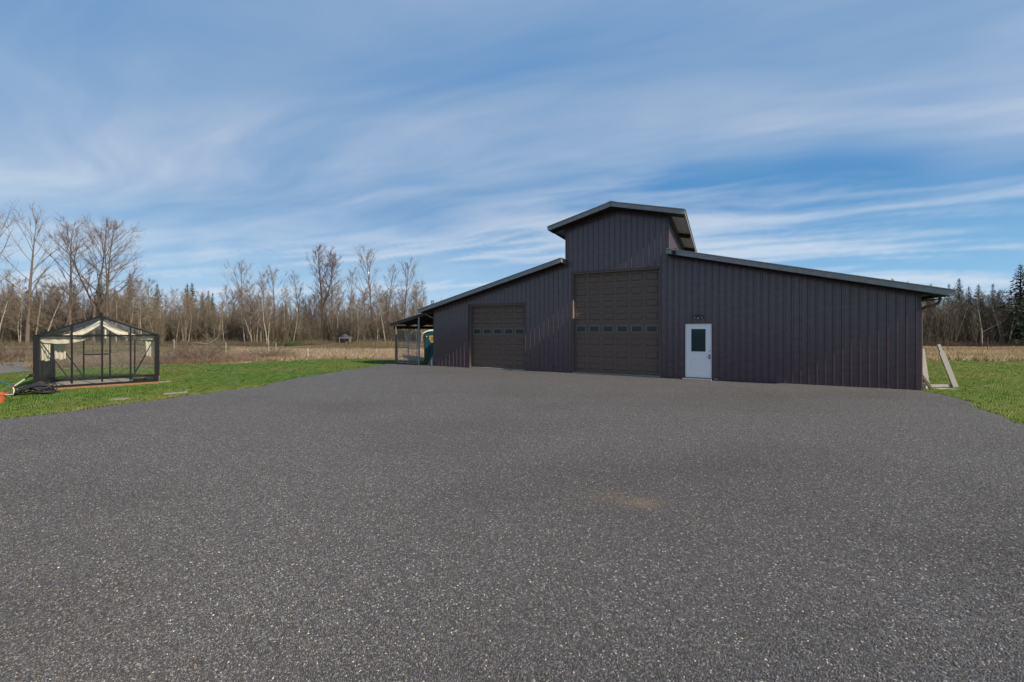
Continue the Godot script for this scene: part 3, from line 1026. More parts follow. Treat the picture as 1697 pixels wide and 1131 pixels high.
		put(hd, "header_board", M.dark_wood, mr)
	var rr := Node3D.new(); rr.name = "wing_roof"; b.add_child(rr)
	roof_plane(rr, 3.95, roof_r(3.95), 11.84, roof_r(11.84), -oh, depth + oh)
	rake(rr, Vector3(3.93, roof_r(3.93), oh), Vector3(11.84, roof_r(11.84), oh))
	var rl := Node3D.new(); rl.name = "wing_roof"; b.add_child(rl, true)
	roof_plane(rl, -0.32, roof_l(-0.32), -8.2, roof_l(-8.2), -oh, depth + oh)
	rake(rl, Vector3(-8.2, roof_l(-8.2), oh), Vector3(-0.32, roof_l(-0.32), oh))
	rake(rl, Vector3(-0.325, roof_l(-0.325), oh - 0.02), Vector3(-0.325, roof_l(-0.325), 0.03), 0.16)
	rake(rr, Vector3(3.955, roof_r(3.955), oh - 0.02), Vector3(3.955, roof_r(3.955), 0.03), 0.16)
	for q in [[rr, 3.97, 11.80, roof_r(3.97), roof_r(11.80)], [rl, -0.34, -8.16, roof_l(-0.34), roof_l(-8.16)]]:
		var so := MB.new()
		so.bar(Vector3(q[1], q[3] - 0.15, oh * 0.5), Vector3(q[2], q[4] - 0.15, oh * 0.5), oh - 0.03, 0.025)
		put(so, "soffit_board", M.soffit_wood, q[0])
		var sgn: float = signf(q[2])
		var ew: float = 11.29 if sgn > 0 else -7.64
		var so2 := MB.new()
		so2.span(Vector3(ew, q[4] - 0.2 - 0.02, -0.02), Vector3(q[2], q[4] - 0.2, -depth))
		put(so2, "eave_soffit", M.soffit_wood, q[0])
		var gt := MB.new()
		var gx: float = q[2] + sgn * 0.04
		gt.slab([Vector2(gx, q[4] - 0.02), Vector2(gx, q[4] - 0.13), Vector2(gx + sgn * 0.07, q[4] - 0.13), Vector2(gx + sgn * 0.11, q[4] - 0.03), Vector2(gx + sgn * 0.10, q[4] - 0.03), Vector2(gx + sgn * 0.065, q[4] - 0.12), Vector2(gx + sgn * 0.01, q[4] - 0.12), Vector2(gx + sgn * 0.01, q[4] - 0.02)], -depth - 0.5, 0.5)
		put(gt, "gutter", M.fascia, q[0])
	# downspouts
	var ds := MB.new()
	var er := roof_r(11.84)
	ds.tube([Vector3(11.78, er - 0.14, -0.12), Vector3(11.78, er - 0.24, -0.12), Vector3(11.74, er - 0.33, -0.12), Vector3(11.62, er - 0.39, -0.12), Vector3(11.44, er - 0.44, -0.12), Vector3(11.36, er - 0.52, -0.12), Vector3(11.345, er - 0.7, -0.12), Vector3(11.345, 0.05, -0.12)], [0.042, 0.042, 0.042, 0.042, 0.042, 0.042, 0.042, 0.042], 8)
	put(ds, "downspout", M.trim, b)
	var d2 := MB.new()
	var el := roof_l(-8.2)
	d2.tube([Vector3(-8.12, el - 0.14, 0.1), Vector3(-8.1, el - 0.22, 0.1), Vector3(-7.8, el - 0.36, 0.05), Vector3(-7.68, el - 0.44, -0.05), Vector3(-7.68, 0.05, -0.05)], [0.032, 0.032, 0.032, 0.032, 0.032], 8)
	put(d2, "downspout", M.galv, b)
	var rv := MB.new()
	rv.span(Vector3(4.05, roof_r(4.1) - 0.02, 0.18), Vector3(4.3, roof_r(4.1) + 0.06, 0.42))
	put(rv, "roof_vent", M.black_plastic, b)
	# lean-to on the far side
	var lt := Node3D.new(); lt.name = "lean_to"; b.add_child(lt)
	var lv := func(u): return 2.25 + (u + 10.65) * 0.235
	roof_plane(lt, -7.66, lv.call(-7.66), -10.65, lv.call(-10.65), -0.05, 9.0)
	var lf := MB.new()
	lf.bar(Vector3(-7.68, lv.call(-7.68) - 0.09, 0.06), Vector3(-10.65, lv.call(-10.65) - 0.09, 0.06), 0.04, 0.16)
	put(lf, "rafter", M.dark_wood, lt)
	for n in [1.2, 2.4, 3.66, 4.9, 6.1, 7.3, 8.8]:
		var ra := MB.new()
		ra.bar(Vector3(-7.68, lv.call(-7.68) - 0.11, -n), Vector3(-10.6, lv.call(-10.6) - 0.11, -n), 0.045, 0.15)
		put(ra, "rafter", M.dark_wood, lt)
	var lb := MB.new()
	lb.span(Vector3(-10.42, lv.call(-10.4) - 0.36, 0.02), Vector3(-10.32, lv.call(-10.4) - 0.19, -9.0))
	put(lb, "eave_beam", M.dark_wood, lt)
	var ld := MB.new()
	ld.bar(Vector3(-7.68, lv.call(-7.68) - 0.05, -4.45), Vector3(-10.62, lv.call(-10.62) - 0.05, -4.45), 8.9, 0.014)
	put(ld, "roof_deck", M.dark_wood, lt)
	for g in [[-10.25, 0.03, M.post_wood], [-8.62, 0.03, M.galv], [-10.37, -3.7, M.post_wood], [-10.37, -7.3, M.post_wood]]:
		var ps := MB.new()
		ps.tube([Vector3(g[0], -0.3, g[1]), Vector3(g[0], lv.call(g[0]) - 0.1 - (0.25 if g[1] < 0 else 0.0), g[1])], [0.055, 0.05], 8)
		put(ps, "post", g[2], lt)

	# lamps on the wall
	var fl_ := base("floodlight", bp(5.02, 2.40, 0), BT)
	tag(fl_, "small black twin-head floodlight above the white entry door", "light")
	var pl := MB.new()
	pl.tube([Vector3(0, 0, 0.02), Vector3(0, 0, 0.06)], [0.07, 0.06], 10)
	put(pl, "mount", M.black_plastic, fl_)
	var hb := MB.new()
	hb.box(Vector3(0, 0.0, 0.10), Vector3(0.36, 0.10, 0.09))
	hb.box(Vector3(0, -0.055, 0.10), Vector3(0.1, 0.07, 0.08))
	put(hb, "housing", M.black_plastic, fl_)
	for s in [-1.0, 0.0, 1.0]:
		var ln := MB.new()
		ln.box(Vector3(s * 0.125, -0.038 - (0.03 if s == 0.0 else 0.0), 0.128), Vector3(0.05, 0.028, 0.04), Basis(Vector3.UP, s * 0.5))
		put(ln, "lens", M.lamp_white, fl_)
	var cm := base("roof_floodlight", bp(4.22, roof_r(4.22) - 0.04, -0.66), BT)
	tag(cm, "small round lamp clipped to the roof edge beside the centre bay", "light")
	var c1 := MB.new()
	c1.span(Vector3(-0.08, 0.0, -0.04), Vector3(0.08, 0.05, 0.0))
	put(c1, "bracket", M.galv, cm)
	var c3 := MB.new()
	c3.tube([Vector3(0, -0.05, 0.0), Vector3(0, -0.06, 0.08), Vector3(0, -0.08, 0.14)], [0.05, 0.075, 0.085], 12)
	put(c3, "housing", M.black_plastic, cm)
	var c4 := MB.new()
	c4.tube([Vector3(0, -0.081, 0.141), Vector3(0, -0.083, 0.15)], [0.06, 0.06], 12)
	put(c4, "lens", M.dark_glass, cm)
	var ss := base("doorstep", bp(5.0, 0.0, -0.22), BT)
	tag(ss, "pale concrete doorstep slab at the white entry door", "doorstep")
	var sb := MB.new()
	sb.slab([Vector2(-0.5, -0.19), Vector2(0.47, -0.19), Vector2(0.49, -0.15), Vector2(0.49, 0.16), Vector2(-0.53, 0.16), Vector2(-0.53, -0.16)], -0.05, 0.035)
	var so3 := put(sb, "slab", M.concrete, ss)
	so3.rotation.x = -PI / 2
	var rk := MB.new()
	rk.lathe(Vector3.ZERO, [[0, 0], [0.06, 0.005], [0.075, 0.03], [0.05, 0.06], [0, 0.07]], 8)
	var rko := put(rk, "stone", M.paver, self)
	rko.position = bp(5.62, 0.0, -0.12)
	tag(rko, "small pale stone on the gravel beside the entry door", "stone")

# ------------------------------------------------------------------ beside the lean-to
func lean_to_things() -> void:
	var k := base("chain_link_fence", bp(-10.17, 0, -0.0), BT)
	tag(k, "chain-link kennel front with a gate under the lean-to", "fence")
	var fr := MB.new()
	var tubes := func(mb: MB, a: Vector3, c: Vector3): mb.tube([a, c], [0.022, 0.022], 6)
	for y in [0.08, 0.92, 1.80]:
		tubes.call(fr, Vector3(0.0, y, 0), Vector3(0.78, y, 0))
	tubes.call(fr, Vector3(0.0, 1.8, 0), Vector3(1.5, 1.8, 0))
	tubes.call(fr, Vector3(0.76, 0.0, 0), Vector3(0.76, 1.8, 0))
	tubes.call(fr, Vector3(0.0, 0.0, 0), Vector3(0.0, 1.8, 0))
	put(fr, "rail", M.galv, k)
	var g := Node3D.new(); g.name = "gate"; k.add_child(g)
	var gf := MB.new()
	for q in [[Vector3(0.82, 0.08, 0.03), Vector3(1.42, 0.08, 0.03)], [Vector3(0.82, 0.86, 0.03), Vector3(1.42, 0.86, 0.03)], [Vector3(0.82, 1.68, 0.03), Vector3(1.42, 1.68, 0.03)], [Vector3(0.82, 0.08, 0.03), Vector3(0.82, 1.68, 0.03)], [Vector3(1.42, 0.08, 0.03), Vector3(1.42, 1.68, 0.03)]]:
		tubes.call(gf, q[0], q[1])
	put(gf, "gate_frame", M.galv, g)
	for q in [[0.0, 0.76, 0.08, 1.8, k, 0.0], [0.82, 1.42, 0.08, 1.68, g, 0.03]]:
		var w := MB.new()
		var s := 0.055
		var span_: float = q[1] - q[0]
		var hh: float = q[3] - q[2]
		var i := -int(hh / s)
		while i * s < span_:
			for dirn in [1.0, -1.0]:
				var x0 := i * s
				var t0 := maxf(0.0, -x0); var t1 := minf(hh, span_ - x0)
				if t1 - t0 > 0.02:
					var ya: float = q[2] + t0; var yb: float = q[2] + t1
					if dirn < 0: ya = q[3] - t0; yb = q[3] - t1
					w.bar(Vector3(q[0] + x0 + t0, ya, q[5]), Vector3(q[0] + x0 + t1, yb, q[5]), 0.004, 0.004)
			i += 1
		put(w, "chain_link_mesh", M.galv, q[4])
	# portable cabin
	var d := 29.0
	var tx := (703.0 - CX) / F * d
	var t := base("portable_toilet", Vector3(tx + 0.66, terrain(tx + 0.66, d + 0.5), -d - 0.5), deg_to_rad(-6))
	t.scale = Vector3.ONE * 1.13
	tag(t, "dark green plastic portable toilet with white domed roof and gold shield", "toilet")
	var bd := MB.new()
	bd.span(Vector3(-0.54, 0, -0.54), Vector3(0.54, 1.86, 0.52))
	put(bd, "cabin", M.teal, t)
	var dr := MB.new()
	dr.slab([Vector2(-0.47, 0.1), Vector2(0.47, 0.1), Vector2(0.47, 1.8), Vector2(0.3, 1.9), Vector2(0, 1.95), Vector2(-0.3, 1.9), Vector2(-0.47, 1.8)], 0.52, 0.55)
	put(dr, "door", M.teal, t)
	for x in [-0.16, 0.16]:
		var rb := MB.new()
		rb.tube([Vector3(x * 1.8, 0.45, 0.555), Vector3(x * 1.1, 0.75, 0.56), Vector3(x, 1.0, 0.56), Vector3(x * 1.3, 1.3, 0.555)], [0.012, 0.016, 0.016, 0.012], 6)
		put(rb, "door_rib", M.black_plastic, t)
	var rf := MB.new()
	rf.slab([Vector2(-0.62, 1.85), Vector2(-0.6, 1.83), Vector2(-0.3, 1.97), Vector2(0, 2.02), Vector2(0.3, 1.97), Vector2(0.6, 1.83), Vector2(0.62, 1.85), Vector2(0.45, 1.99), Vector2(0.2, 2.09), Vector2(0, 2.11), Vector2(-0.2, 2.09), Vector2(-0.45, 1.99)], -0.6, 0.6)
	put(rf, "roof", M.white_paint, t)
	var sh := MB.new()
	sh.slab([Vector2(-0.19, 1.72), Vector2(0.19, 1.72), Vector2(0.19, 1.5), Vector2(0.12, 1.35), Vector2(0, 1.25), Vector2(-0.12, 1.35), Vector2(-0.19, 1.5)], 0.551, 0.56)
	put(sh, "shield", M.gold, t)
	var sh2 := MB.new()
	sh2.slab([Vector2(-0.10, 1.63), Vector2(0.02, 1.66), Vector2(0.10, 1.6), Vector2(0.07, 1.5), Vector2(0.1, 1.42), Vector2(0, 1.36), Vector2(-0.09, 1.43), Vector2(-0.05, 1.53)], 0.561, 0.565)
	put(sh2, "emblem", M.gold_dark, t)
	for q in [Vector3(-0.36, 1.66, 0.56), Vector3(-0.38, 0.95, 0.56)]:
		var kb := MB.new()
		kb.tube([q, q + Vector3(0, 0, 0.03)], [0.03, 0.025], 8)
		put(kb, "knob", M.lamp_white, t)
	# bags and stakes at the corner
	for q in [[-8.35, 0.95, 0.30, 0.42, M.bag_brown, "brown sack slumped against the barn corner under the lean-to"], [-7.98, 0.75, 0.34, 0.62, M.bag_black, "black plastic bag heaped on a brown sack at the barn corner"]]:
		var mb := MB.new()
		var r: float = q[2]; var hh: float = q[3]
		mb.lathe(Vector3.ZERO, [[r * 0.85, -0.02], [r * 1.08, hh * 0.22], [r, hh * 0.5], [r * 0.62, hh * 0.82], [r * 0.2, hh * 0.95], [0.0, hh * 0.93]], 11)
		for i in mb.v.size():
			var p := mb.v[i]
			mb.v[i] = p * (1.0 + na.get_noise_3d(p.x * 55, p.y * 55, p.z * 55) * 0.35)
		var o := put(mb, "sack", q[4], self)
		var pos := bp(q[0], 0, q[1])
		o.position = Vector3(pos.x, terrain(pos.x, -pos.z) + 0.02, pos.z)
		tag(o, q[5], "sack")
	for i in 5:
		var mb := MB.new()
		var h := 0.46 + 0.06 * (i % 3)
		var lean := 0.32 - 0.05 * i
		mb.bar(Vector3(0, -0.02, 0), Vector3(lean, h, -0.16), 0.035, 0.02, Vector3.BACK)
		var o := put(mb, "wooden_stake", M.pale_wood, self)
		o.position = bp(-8.2 + 0.13 * i, 0.0, 0.18 + 0.03 * i)
		o.rotation.y = BT
		tag(o, "short pale wooden stake leaning in a bundle at the barn corner", "stake", "stakes at the barn corner")
	var wp := MB.new()
	wp.span(Vector3(-0.035, -0.02, -0.03), Vector3(0.035, 0.34, 0.03))
	var wo := put(wp, "white_stub_post", M.white_post, self)
	wo.position = bp(-7.74, 0, -0.04)
	wo.rotation.y = BT
	tag(wo, "short white post standing at the barn's lean-to corner", "post")

# ------------------------------------------------------------------ greenhouse
func greenhouse() -> void:
	var gy := -0.075
	var A := gp(59, 651.5, gy)
	var dirv := Vector3(0.757, 0, -0.653)
	var t := base("greenhouse", A, atan2(-dirv.z, dirv.x))
	tag(t, "small black-framed glass greenhouse with cream shade cloth on the lawn", "greenhouse")
	var L := 2.80; var W := 2.45; var e := 1.76; var r := 2.40; var b0 := 0.12
	# local: x along the front, -z to the back
	var ba := MB.new()
	for q in [[Vector3(-0.06, -0.08, -0.06), Vector3(L + 0.06, b0, 0.07)], [Vector3(-0.06, -0.08, -W - 0.07), Vector3(L + 0.06, b0, -W + 0.06)], [Vector3(-0.06, -0.08, -W + 0.06), Vector3(0.07, b0, -0.06)], [Vector3(L - 0.07, -0.08, -W + 0.06), Vector3(L + 0.06, b0, -0.06)]]:
		var bb := MB.new(); bb.span(q[0], q[1]); put(bb, "base_board", M.cedar, t)
	var fm := MB.new()
	var z0 := 0.0; var z1 := -W
	for z in [z0, z1]:
		fm.bar(Vector3(0, b0 + 0.035, z), Vector3(L, b0 + 0.035, z), 0.05, 0.07)
		fm.bar(Vector3(-0.03, e, z), Vector3(L + 0.03, e, z), 0.05, 0.055)
		fm.bar(Vector3(-0.02, e, z), Vector3(L * 0.5, r, z), 0.05, 0.055)
		fm.bar(Vector3(L * 0.5, r, z), Vector3(L + 0.02, e, z), 0.05, 0.055)
	for x in [0.0, L]:
		fm.bar(Vector3(x, b0 + 0.035, z0), Vector3(x, b0 + 0.035, z1), 0.05, 0.07)
		fm.bar(Vector3(x, e, z0 + 0.02), Vector3(x, e, z1), 0.05, 0.06)
	fm.bar(Vector3(L * 0.5, r, z0 + 0.04), Vector3(L * 0.5, r, z1), 0.05, 0.07)
	put(fm, "frame", M.gh_frame, t)
	for x in [0.0, L]:
		for z in [z0, z1]:
			var p := MB.new(); p.span(Vector3(x - 0.055, b0, z - 0.04), Vector3(x + 0.055, e, z + 0.04)); put(p, "corner_post", M.gh_frame, t)
	for f in [0.27, 0.515, 0.76]:
		for z in [z0, z1]:
			var x: float = L * f
			var top := lerpf(r, e, absf(x - L * 0.5) / (L * 0.5))
			var p := MB.new(); p.span(Vector3(x - 0.022, b0 + 0.1, z - 0.02), Vector3(x + 0.022, top, z + 0.02)); put(p, "mullion", M.gh_frame, t)
	for i in range(1, 6):
		for x in [0.0, L]:
			var z: float = lerpf(z0, z1, i / 6.0)
			var p := MB.new(); p.span(Vector3(x - 0.02, b0 + 0.1, z - 0.02), Vector3(x + 0.02, e, z + 0.02)); put(p, "mullion", M.gh_frame, t)
			if i % 2 == 0:
				var q := MB.new(); q.bar(Vector3(x, e, z), Vector3(L * 0.5, r, z), 0.03, 0.035); put(q, "rafter", M.gh_frame, t)
	for z in [z0 - 0.03, z1 + 0.03]:
		for q in [[Vector3(0.06, e - 0.12, z), Vector3(L * 0.27, b0 + 0.12, z)], [Vector3(L - 0.06, e - 0.12, z), Vector3(L * 0.76, b0 + 0.12, z)]]:
			var p := MB.new(); p.bar(q[0], q[1], 0.022, 0.028); put(p, "brace", M.gh_frame, t)
	# rear door
	var rd := MB.new()
	rd.span(Vector3(L * 0.27, b0 + 0.9, z1 - 0.02), Vector3(L * 0.515, b0 + 0.945, z1 + 0.02))
	put(rd, "door_rail", M.gh_frame, t)
	var fin := MB.new()
	fin.span(Vector3(L * 0.5 - 0.05, r + 0.03, -0.06), Vector3(L * 0.5 + 0.05, r + 0.10, 0.06))
	fin.span(Vector3(L * 0.5 - 0.035, r + 0.1, -0.04), Vector3(L * 0.5 + 0.035, r + 0.13, 0.04))
	put(fin, "ridge_finial", M.gh_frame, t)
	# dark wainscot panels of the side walls
	for x in [0.0, L]:
		for i in 6:
			var za := lerpf(z0, z1, i / 6.0) - 0.025; var zb := lerpf(z0, z1, (i + 1) / 6.0) + 0.025
			var p := MB.new(); p.span(Vector3(x - 0.006, b0 + 0.12, zb), Vector3(x + 0.006, 0.98, za)); put(p, "wall_panel", M.gh_frame, t)
			var q := MB.new(); q.span(Vector3(x - 0.004, 0.98, zb), Vector3(x + 0.004, e - 0.03, za)); put(q, "glass_pane", M.pane, t)
	# glass of the gables and roof
	var cols := [0.0, 0.27, 0.515, 0.76, 1.0]
	for z in [z0, z1]:
		for i in 4:
			var xa: float = L * cols[i] + 0.03; var xb: float = L * cols[i + 1] - 0.03
			var p := MB.new()
			p.span(Vector3(xa, b0 + 0.12, z - 0.003), Vector3(xb, e - 0.03, z + 0.003))
			put(p, "glass_pane", M.pane, t)
			var g := MB.new()
			var ya := lerpf(r, e, absf(xa - L * 0.5) / (L * 0.5)) - 0.03; var yb := lerpf(r, e, absf(xb - L * 0.5) / (L * 0.5)) - 0.03
			var pl := [Vector2(xa, e + 0.03), Vector2(xb, e + 0.03), Vector2(xb, maxf(yb, e + 0.035)), Vector2(xa, maxf(ya, e + 0.035))]
			if (xa - L * 0.5) * (xb - L * 0.5) < 0: pl.insert(3, Vector2(L * 0.5, r - 0.03))
			g.slab(pl, z - 0.003, z + 0.003)
			put(g, "glass_pane", M.pane, t)
	for i in 3:
		var za := lerpf(z0, z1, i / 3.0); var zb := lerpf(z0, z1, (i + 1) / 3.0)
		for s in [0.0, L]:
			var p := MB.new()
			p.bar(Vector3(s, e + 0.03, (za + zb) * 0.5), Vector3(L * 0.5, r + 0.03, (za + zb) * 0.5), absf(zb - za) - 0.03, 0.006)
			put(p, "roof_pane", M.pane_roof, t)
	# floor
	for i in 5:
		for j in 4:
			var p := MB.new()
			var fx := (L - 0.2) / 5.0; var fz := (W - 0.2) / 4.0
			p.span(Vector3(0.1 + i * fx + 0.006, -0.03, -0.1 - (j + 1) * fz + 0.006), Vector3(0.1 + (i + 1) * fx - 0.006, 0.105 + rng.randf() * 0.008, -0.1 - j * fz - 0.006))
			put(p, "floor_slab", M.paver, t)
	# shade cloth: a loose thing hung inside
	var cl := base("shade_cloth", A, atan2(-dirv.z, dirv.x))
	tag(cl, "cream shade cloth swagged under the greenhouse roof", "cloth")
	for side in [0, 1]:
		var mb := MB.new()
		var nu := 16; var nz := 14
		var pt := func(iu: int, iz: int) -> Vector3:
			var tt := float(iu) / nu
			var zz := float(iz) / nz
			var x := lerpf(L * 0.5, 0.1, tt)
			var y := lerpf(r - 0.12, e - 0.14, tt) - sin(tt * PI) * (0.13 + 0.05 * sin(zz * 19.0)) - 0.02 * sin(tt * 21.0 + zz * 9.0)
			y -= absf(sin(zz * PI * 3.0)) * 0.06
			if side == 1: x = L - x
			return Vector3(x, y, -0.14 - zz * (W - 0.35))
		for iu in nu:
			for iz in nz:
				mb.quad(pt.call(iu, iz), pt.call(iu + 1, iz), pt.call(iu + 1, iz + 1), pt.call(iu, iz + 1))
		put(mb, "swag", M.cloth, cl)
	# the front edge of the cloth hangs down in a loose band
	var yl := [[0.0, 2.26], [0.12, 2.13], [0.25, 2.0], [0.4, 1.88], [0.55, 1.79], [0.75, 1.72], [1.0, 1.70]]
	for side in [0, 1]:
		for lay in 3:
			var mb := MB.new()
			var cp := func(i: int, k: int) -> Vector3:
				var tt := i / 24.0
				var x := lerpf(L * 0.5, 0.06, tt)
				var hgt := lerp_list(yl, tt) + 0.03 - lay * 0.045 * sin(tt * PI)
				var fold := 0.03 * sin(tt * 9.0 + k * 1.9 + lay) + 0.012 * sin(tt * 37.0)
				if side == 1: x = L - x
				return Vector3(x, hgt - k * (0.05 + 0.012 * sin(tt * 5.0 + lay)), -0.12 - lay * 0.16 + fold)
			for i in 24:
				for k in 3:
					mb.quad(cp.call(i, k), cp.call(i + 1, k), cp.call(i + 1, k + 1), cp.call(i, k + 1))
			put(mb, "hanging_edge", M.cloth, cl)
	var lowb := MB.new()
	var lp := func(i: int, k: int) -> Vector3:
		var tt := i / 20.0
		return Vector3(lerpf(0.08, L * 0.4, tt), e - 0.05 - 0.10 * sin(tt * PI) * (0.5 + 0.5 * k / 2.0) - k * 0.07 * (1.0 - 0.6 * tt), -0.1 - 0.012 * k + 0.015 * sin(tt * 30.0))
	for i in 20:
		for k in 2:
			lowb.quad(lp.call(i, k), lp.call(i + 1, k), lp.call(i + 1, k + 1), lp.call(i, k + 1))
	put(lowb, "hanging_edge", M.cloth, cl)
	# pieces hanging down inside the front corners: x from, x to, z, bottom
	for q in [[0.07, 0.27, -0.16, 0.98], [0.30, 0.56, -0.5, 1.0], [L - 0.30, L - 0.08, -0.2, 1.02]]:
		var mb := MB.new()
		var hp := func(i: int, k: int) -> Vector3:
			var a := i / 12.0; var c := k / 6.0
			return Vector3(lerpf(q[0], q[1], a) + 0.02 * c * sin(a * 5.0 + 1.0), lerpf(e - 0.04, q[3], c) + 0.02 * sin(a * 7.0) * c, q[2] + 0.03 * sin(a * 15.0) * (0.5 + c) - 0.05 * a)
		for i in 12:
			for k in 6:
				mb.quad(hp.call(i, k), hp.call(i + 1, k), hp.call(i + 1, k + 1), hp.call(i, k + 1))
		put(mb, "drop", M.cloth, cl)
	var tie := MB.new()
	tie.span(Vector3(L * 0.53, e - 0.16, -0.2), Vector3(L * 0.545, r - 0.3, -0.19))
	put(tie, "cord", M.white_post, cl)
	# black tub on the slab floor
	var tub := MB.new()
	tub.lathe(Vector3.ZERO, [[0.17, 0.0], [0.21, 0.05], [0.22, 0.055], [0.2, 0.05], [0.16, 0.012], [0.0, 0.012]], 16)
	var to := put(tub, "plant_tray", M.black_plastic, self)
	to.position = A + Basis(Vector3.UP, atan2(-dirv.z, dirv.x)) * Vector3(L * 0.83, 0.113, -0.95)
	tag(to, "round black tray on the slab floor inside the greenhouse", "tray")

# ------------------------------------------------------------------ lawn oddments
func yard_things() -> void:
	for q in [[197, 662, 0.36, 0.30, 25.0, "grey concrete paver sunk in the lawn between greenhouse and gravel edge"], [291, 652, 0.55, 0.36, 40.0, "pale concrete paver in the lawn by the gravel edge, off the greenhouse's open corner"], [272, 633, 0.36, 0.3, 50.0, "small pale paver lying against the greenhouse base"]]:
		var p := MB.new()
		var w: float = q[2] * 0.5; var h: float = q[3] * 0.5
		p.slab([Vector2(-w, -h), Vector2(w * 0.95, -h), Vector2(w, -h * 0.9), Vector2(w, h), Vector2(-w * 0.9, h), Vector2(-w, h * 0.85)], -0.06, 0.012)
		for i in p.v.size():
			p.v[i] = Vector3(p.v[i].x, p.v[i].z, -p.v[i].y)
			p.n[i] = Vector3(p.n[i].x, p.n[i].z, -p.n[i].y)
		var o := put(p, "paver", M.paver, self)
		o.position = gp(q[0], q[1], -0.02)
		o.rotation.y = deg_to_rad(q[4])
		tag(o, q[5], "paver")
	# heap of black hose and tarpaulin at the greenhouse corner
	var hp := base("hose_heap", gp(58, 655, -0.035), 0.3)
	tag(hp, "tangled black hose and folded tarpaulin at the greenhouse corner", "hose")
	for k in 5:
		var mb := MB.new()
		var pts := []
		var rad := []
		for i in 22:
			var a := i / 21.0 * TAU * 1.05 + k
			var rr := 0.2 + 0.04 * k
			pts.append(Vector3(cos(a) * (rr + 0.12), 0.03 + 0.24 * (0.5 + 0.5 * sin(a * 1.5 + k * 1.7)) + 0.015 * k, sin(a) * rr * 0.75))
			rad.append(0.014)
		mb.tube(pts, rad, 6)
		put(mb, "hose_coil", M.black_plastic, hp)
	var tp_ := MB.new()
	for i in 10:
		for j in 6:
			var f := func(a: int, b: int) -> Vector3:
				var x := a / 10.0; var z := b / 6.0
				return Vector3(-0.5 + x * 0.95, 0.02 + 0.34 * pow(sin(clampf(x * 1.05, 0, 1) * PI), 1.3) * (1.0 - z * 0.5) + 0.03 * sin(x * 15 + z * 7), -0.22 + z * 0.36 + 0.05 * sin(x * 6))
			tp_.quad(f.call(i, j), f.call(i + 1, j), f.call(i + 1, j + 1), f.call(i, j + 1))
	M.bag_black.cull_mode = BaseMaterial3D.CULL_DISABLED
	put(tp_, "tarpaulin", M.bag_black, hp)
	# pot and string trimmer at the edge of the lawn
	var pp := gp(-5, 670, -0.035)
	var pot := base("flower_pot", pp)
	tag(pot, "orange terracotta pot on the lawn beside the greenhouse", "pot")
	var pb := MB.new()
	pb.lathe(Vector3.ZERO, [[0.0, 0.0], [0.11, 0.0], [0.165, 0.25], [0.15, 0.25], [0.14, 0.2], [0.0, 0.2]], 20)
	put(pb, "body", M.terracotta, pot)
	var rb := MB.new()
	rb.lathe(Vector3.ZERO, [[0.166, 0.23], [0.182, 0.232], [0.184, 0.285], [0.16, 0.287], [0.152, 0.25]], 20)
	put(rb, "rim", M.terracotta, pot)
	var tm := base("string_trimmer", pp + Vector3(0.0, 0, -0.03))
	tag(tm, "string trimmer standing in the terracotta pot, shaft tilted, black grip", "trimmer")
	var s0 := Vector3(0.02, 0.21, 0.0); var s1 := Vector3(0.66, 0.72, -0.14)
	var sh := MB.new(); sh.tube([s0, s0.lerp(s1, 0.55)], [0.014, 0.014], 8); put(sh, "lower_shaft", M.brown_wood, tm)
	var s2 := MB.new(); s2.tube([s0.lerp(s1, 0.5), s0.lerp(s1, 0.82)], [0.02, 0.02], 8); put(s2, "upper_shaft", M.white_post, tm)
	var s3 := MB.new(); s3.tube([s0.lerp(s1, 0.45), s0.lerp(s1, 0.5)], [0.024, 0.024], 8); put(s3, "collar", M.red_plastic, tm)
	var s4 := MB.new(); s4.tube([s0.lerp(s1, 0.82), s0.lerp(s1, 0.93), s1], [0.018, 0.022, 0.028], 8); put(s4, "grip", M.black_plastic, tm)
	var s5 := MB.new(); s5.tube([s1, s1 + Vector3(0.05, 0.02, 0)], [0.045, 0.04], 10); put(s5, "end_cap", M.black_plastic, tm)
	var s6 := MB.new(); s6.tube([s0.lerp(s1, 0.42), s0.lerp(s1, 0.42) + Vector3(0.06, -0.08, 0.02), s0.lerp(s1, 0.3) + Vector3(0.14, -0.12, 0.02), s0.lerp(s1, 0.1) + Vector3(0.05, -0.03, 0.03)], [0.012, 0.013, 0.013, 0.01], 6); put(s6, "handle_loop", M.white_post, tm)
	var bl := base("blue_strap", pp + Vector3(-0.12, 0, -0.1))
	tag(bl, "blue plastic strap arching out of the terracotta pot", "strap")
	var bs := MB.new()
	bs.tube([Vector3(0.1, 0.21, 0.05), Vector3(0.02, 0.45, 0), Vector3(0.08, 0.56, 0), Vector3(0.28, 0.50, 0), Vector3(0.42, 0.44, 0)], [0.01, 0.011, 0.011, 0.011, 0.009], 7)
	put(bs, "strap_loop", M.blue_plastic, bl)

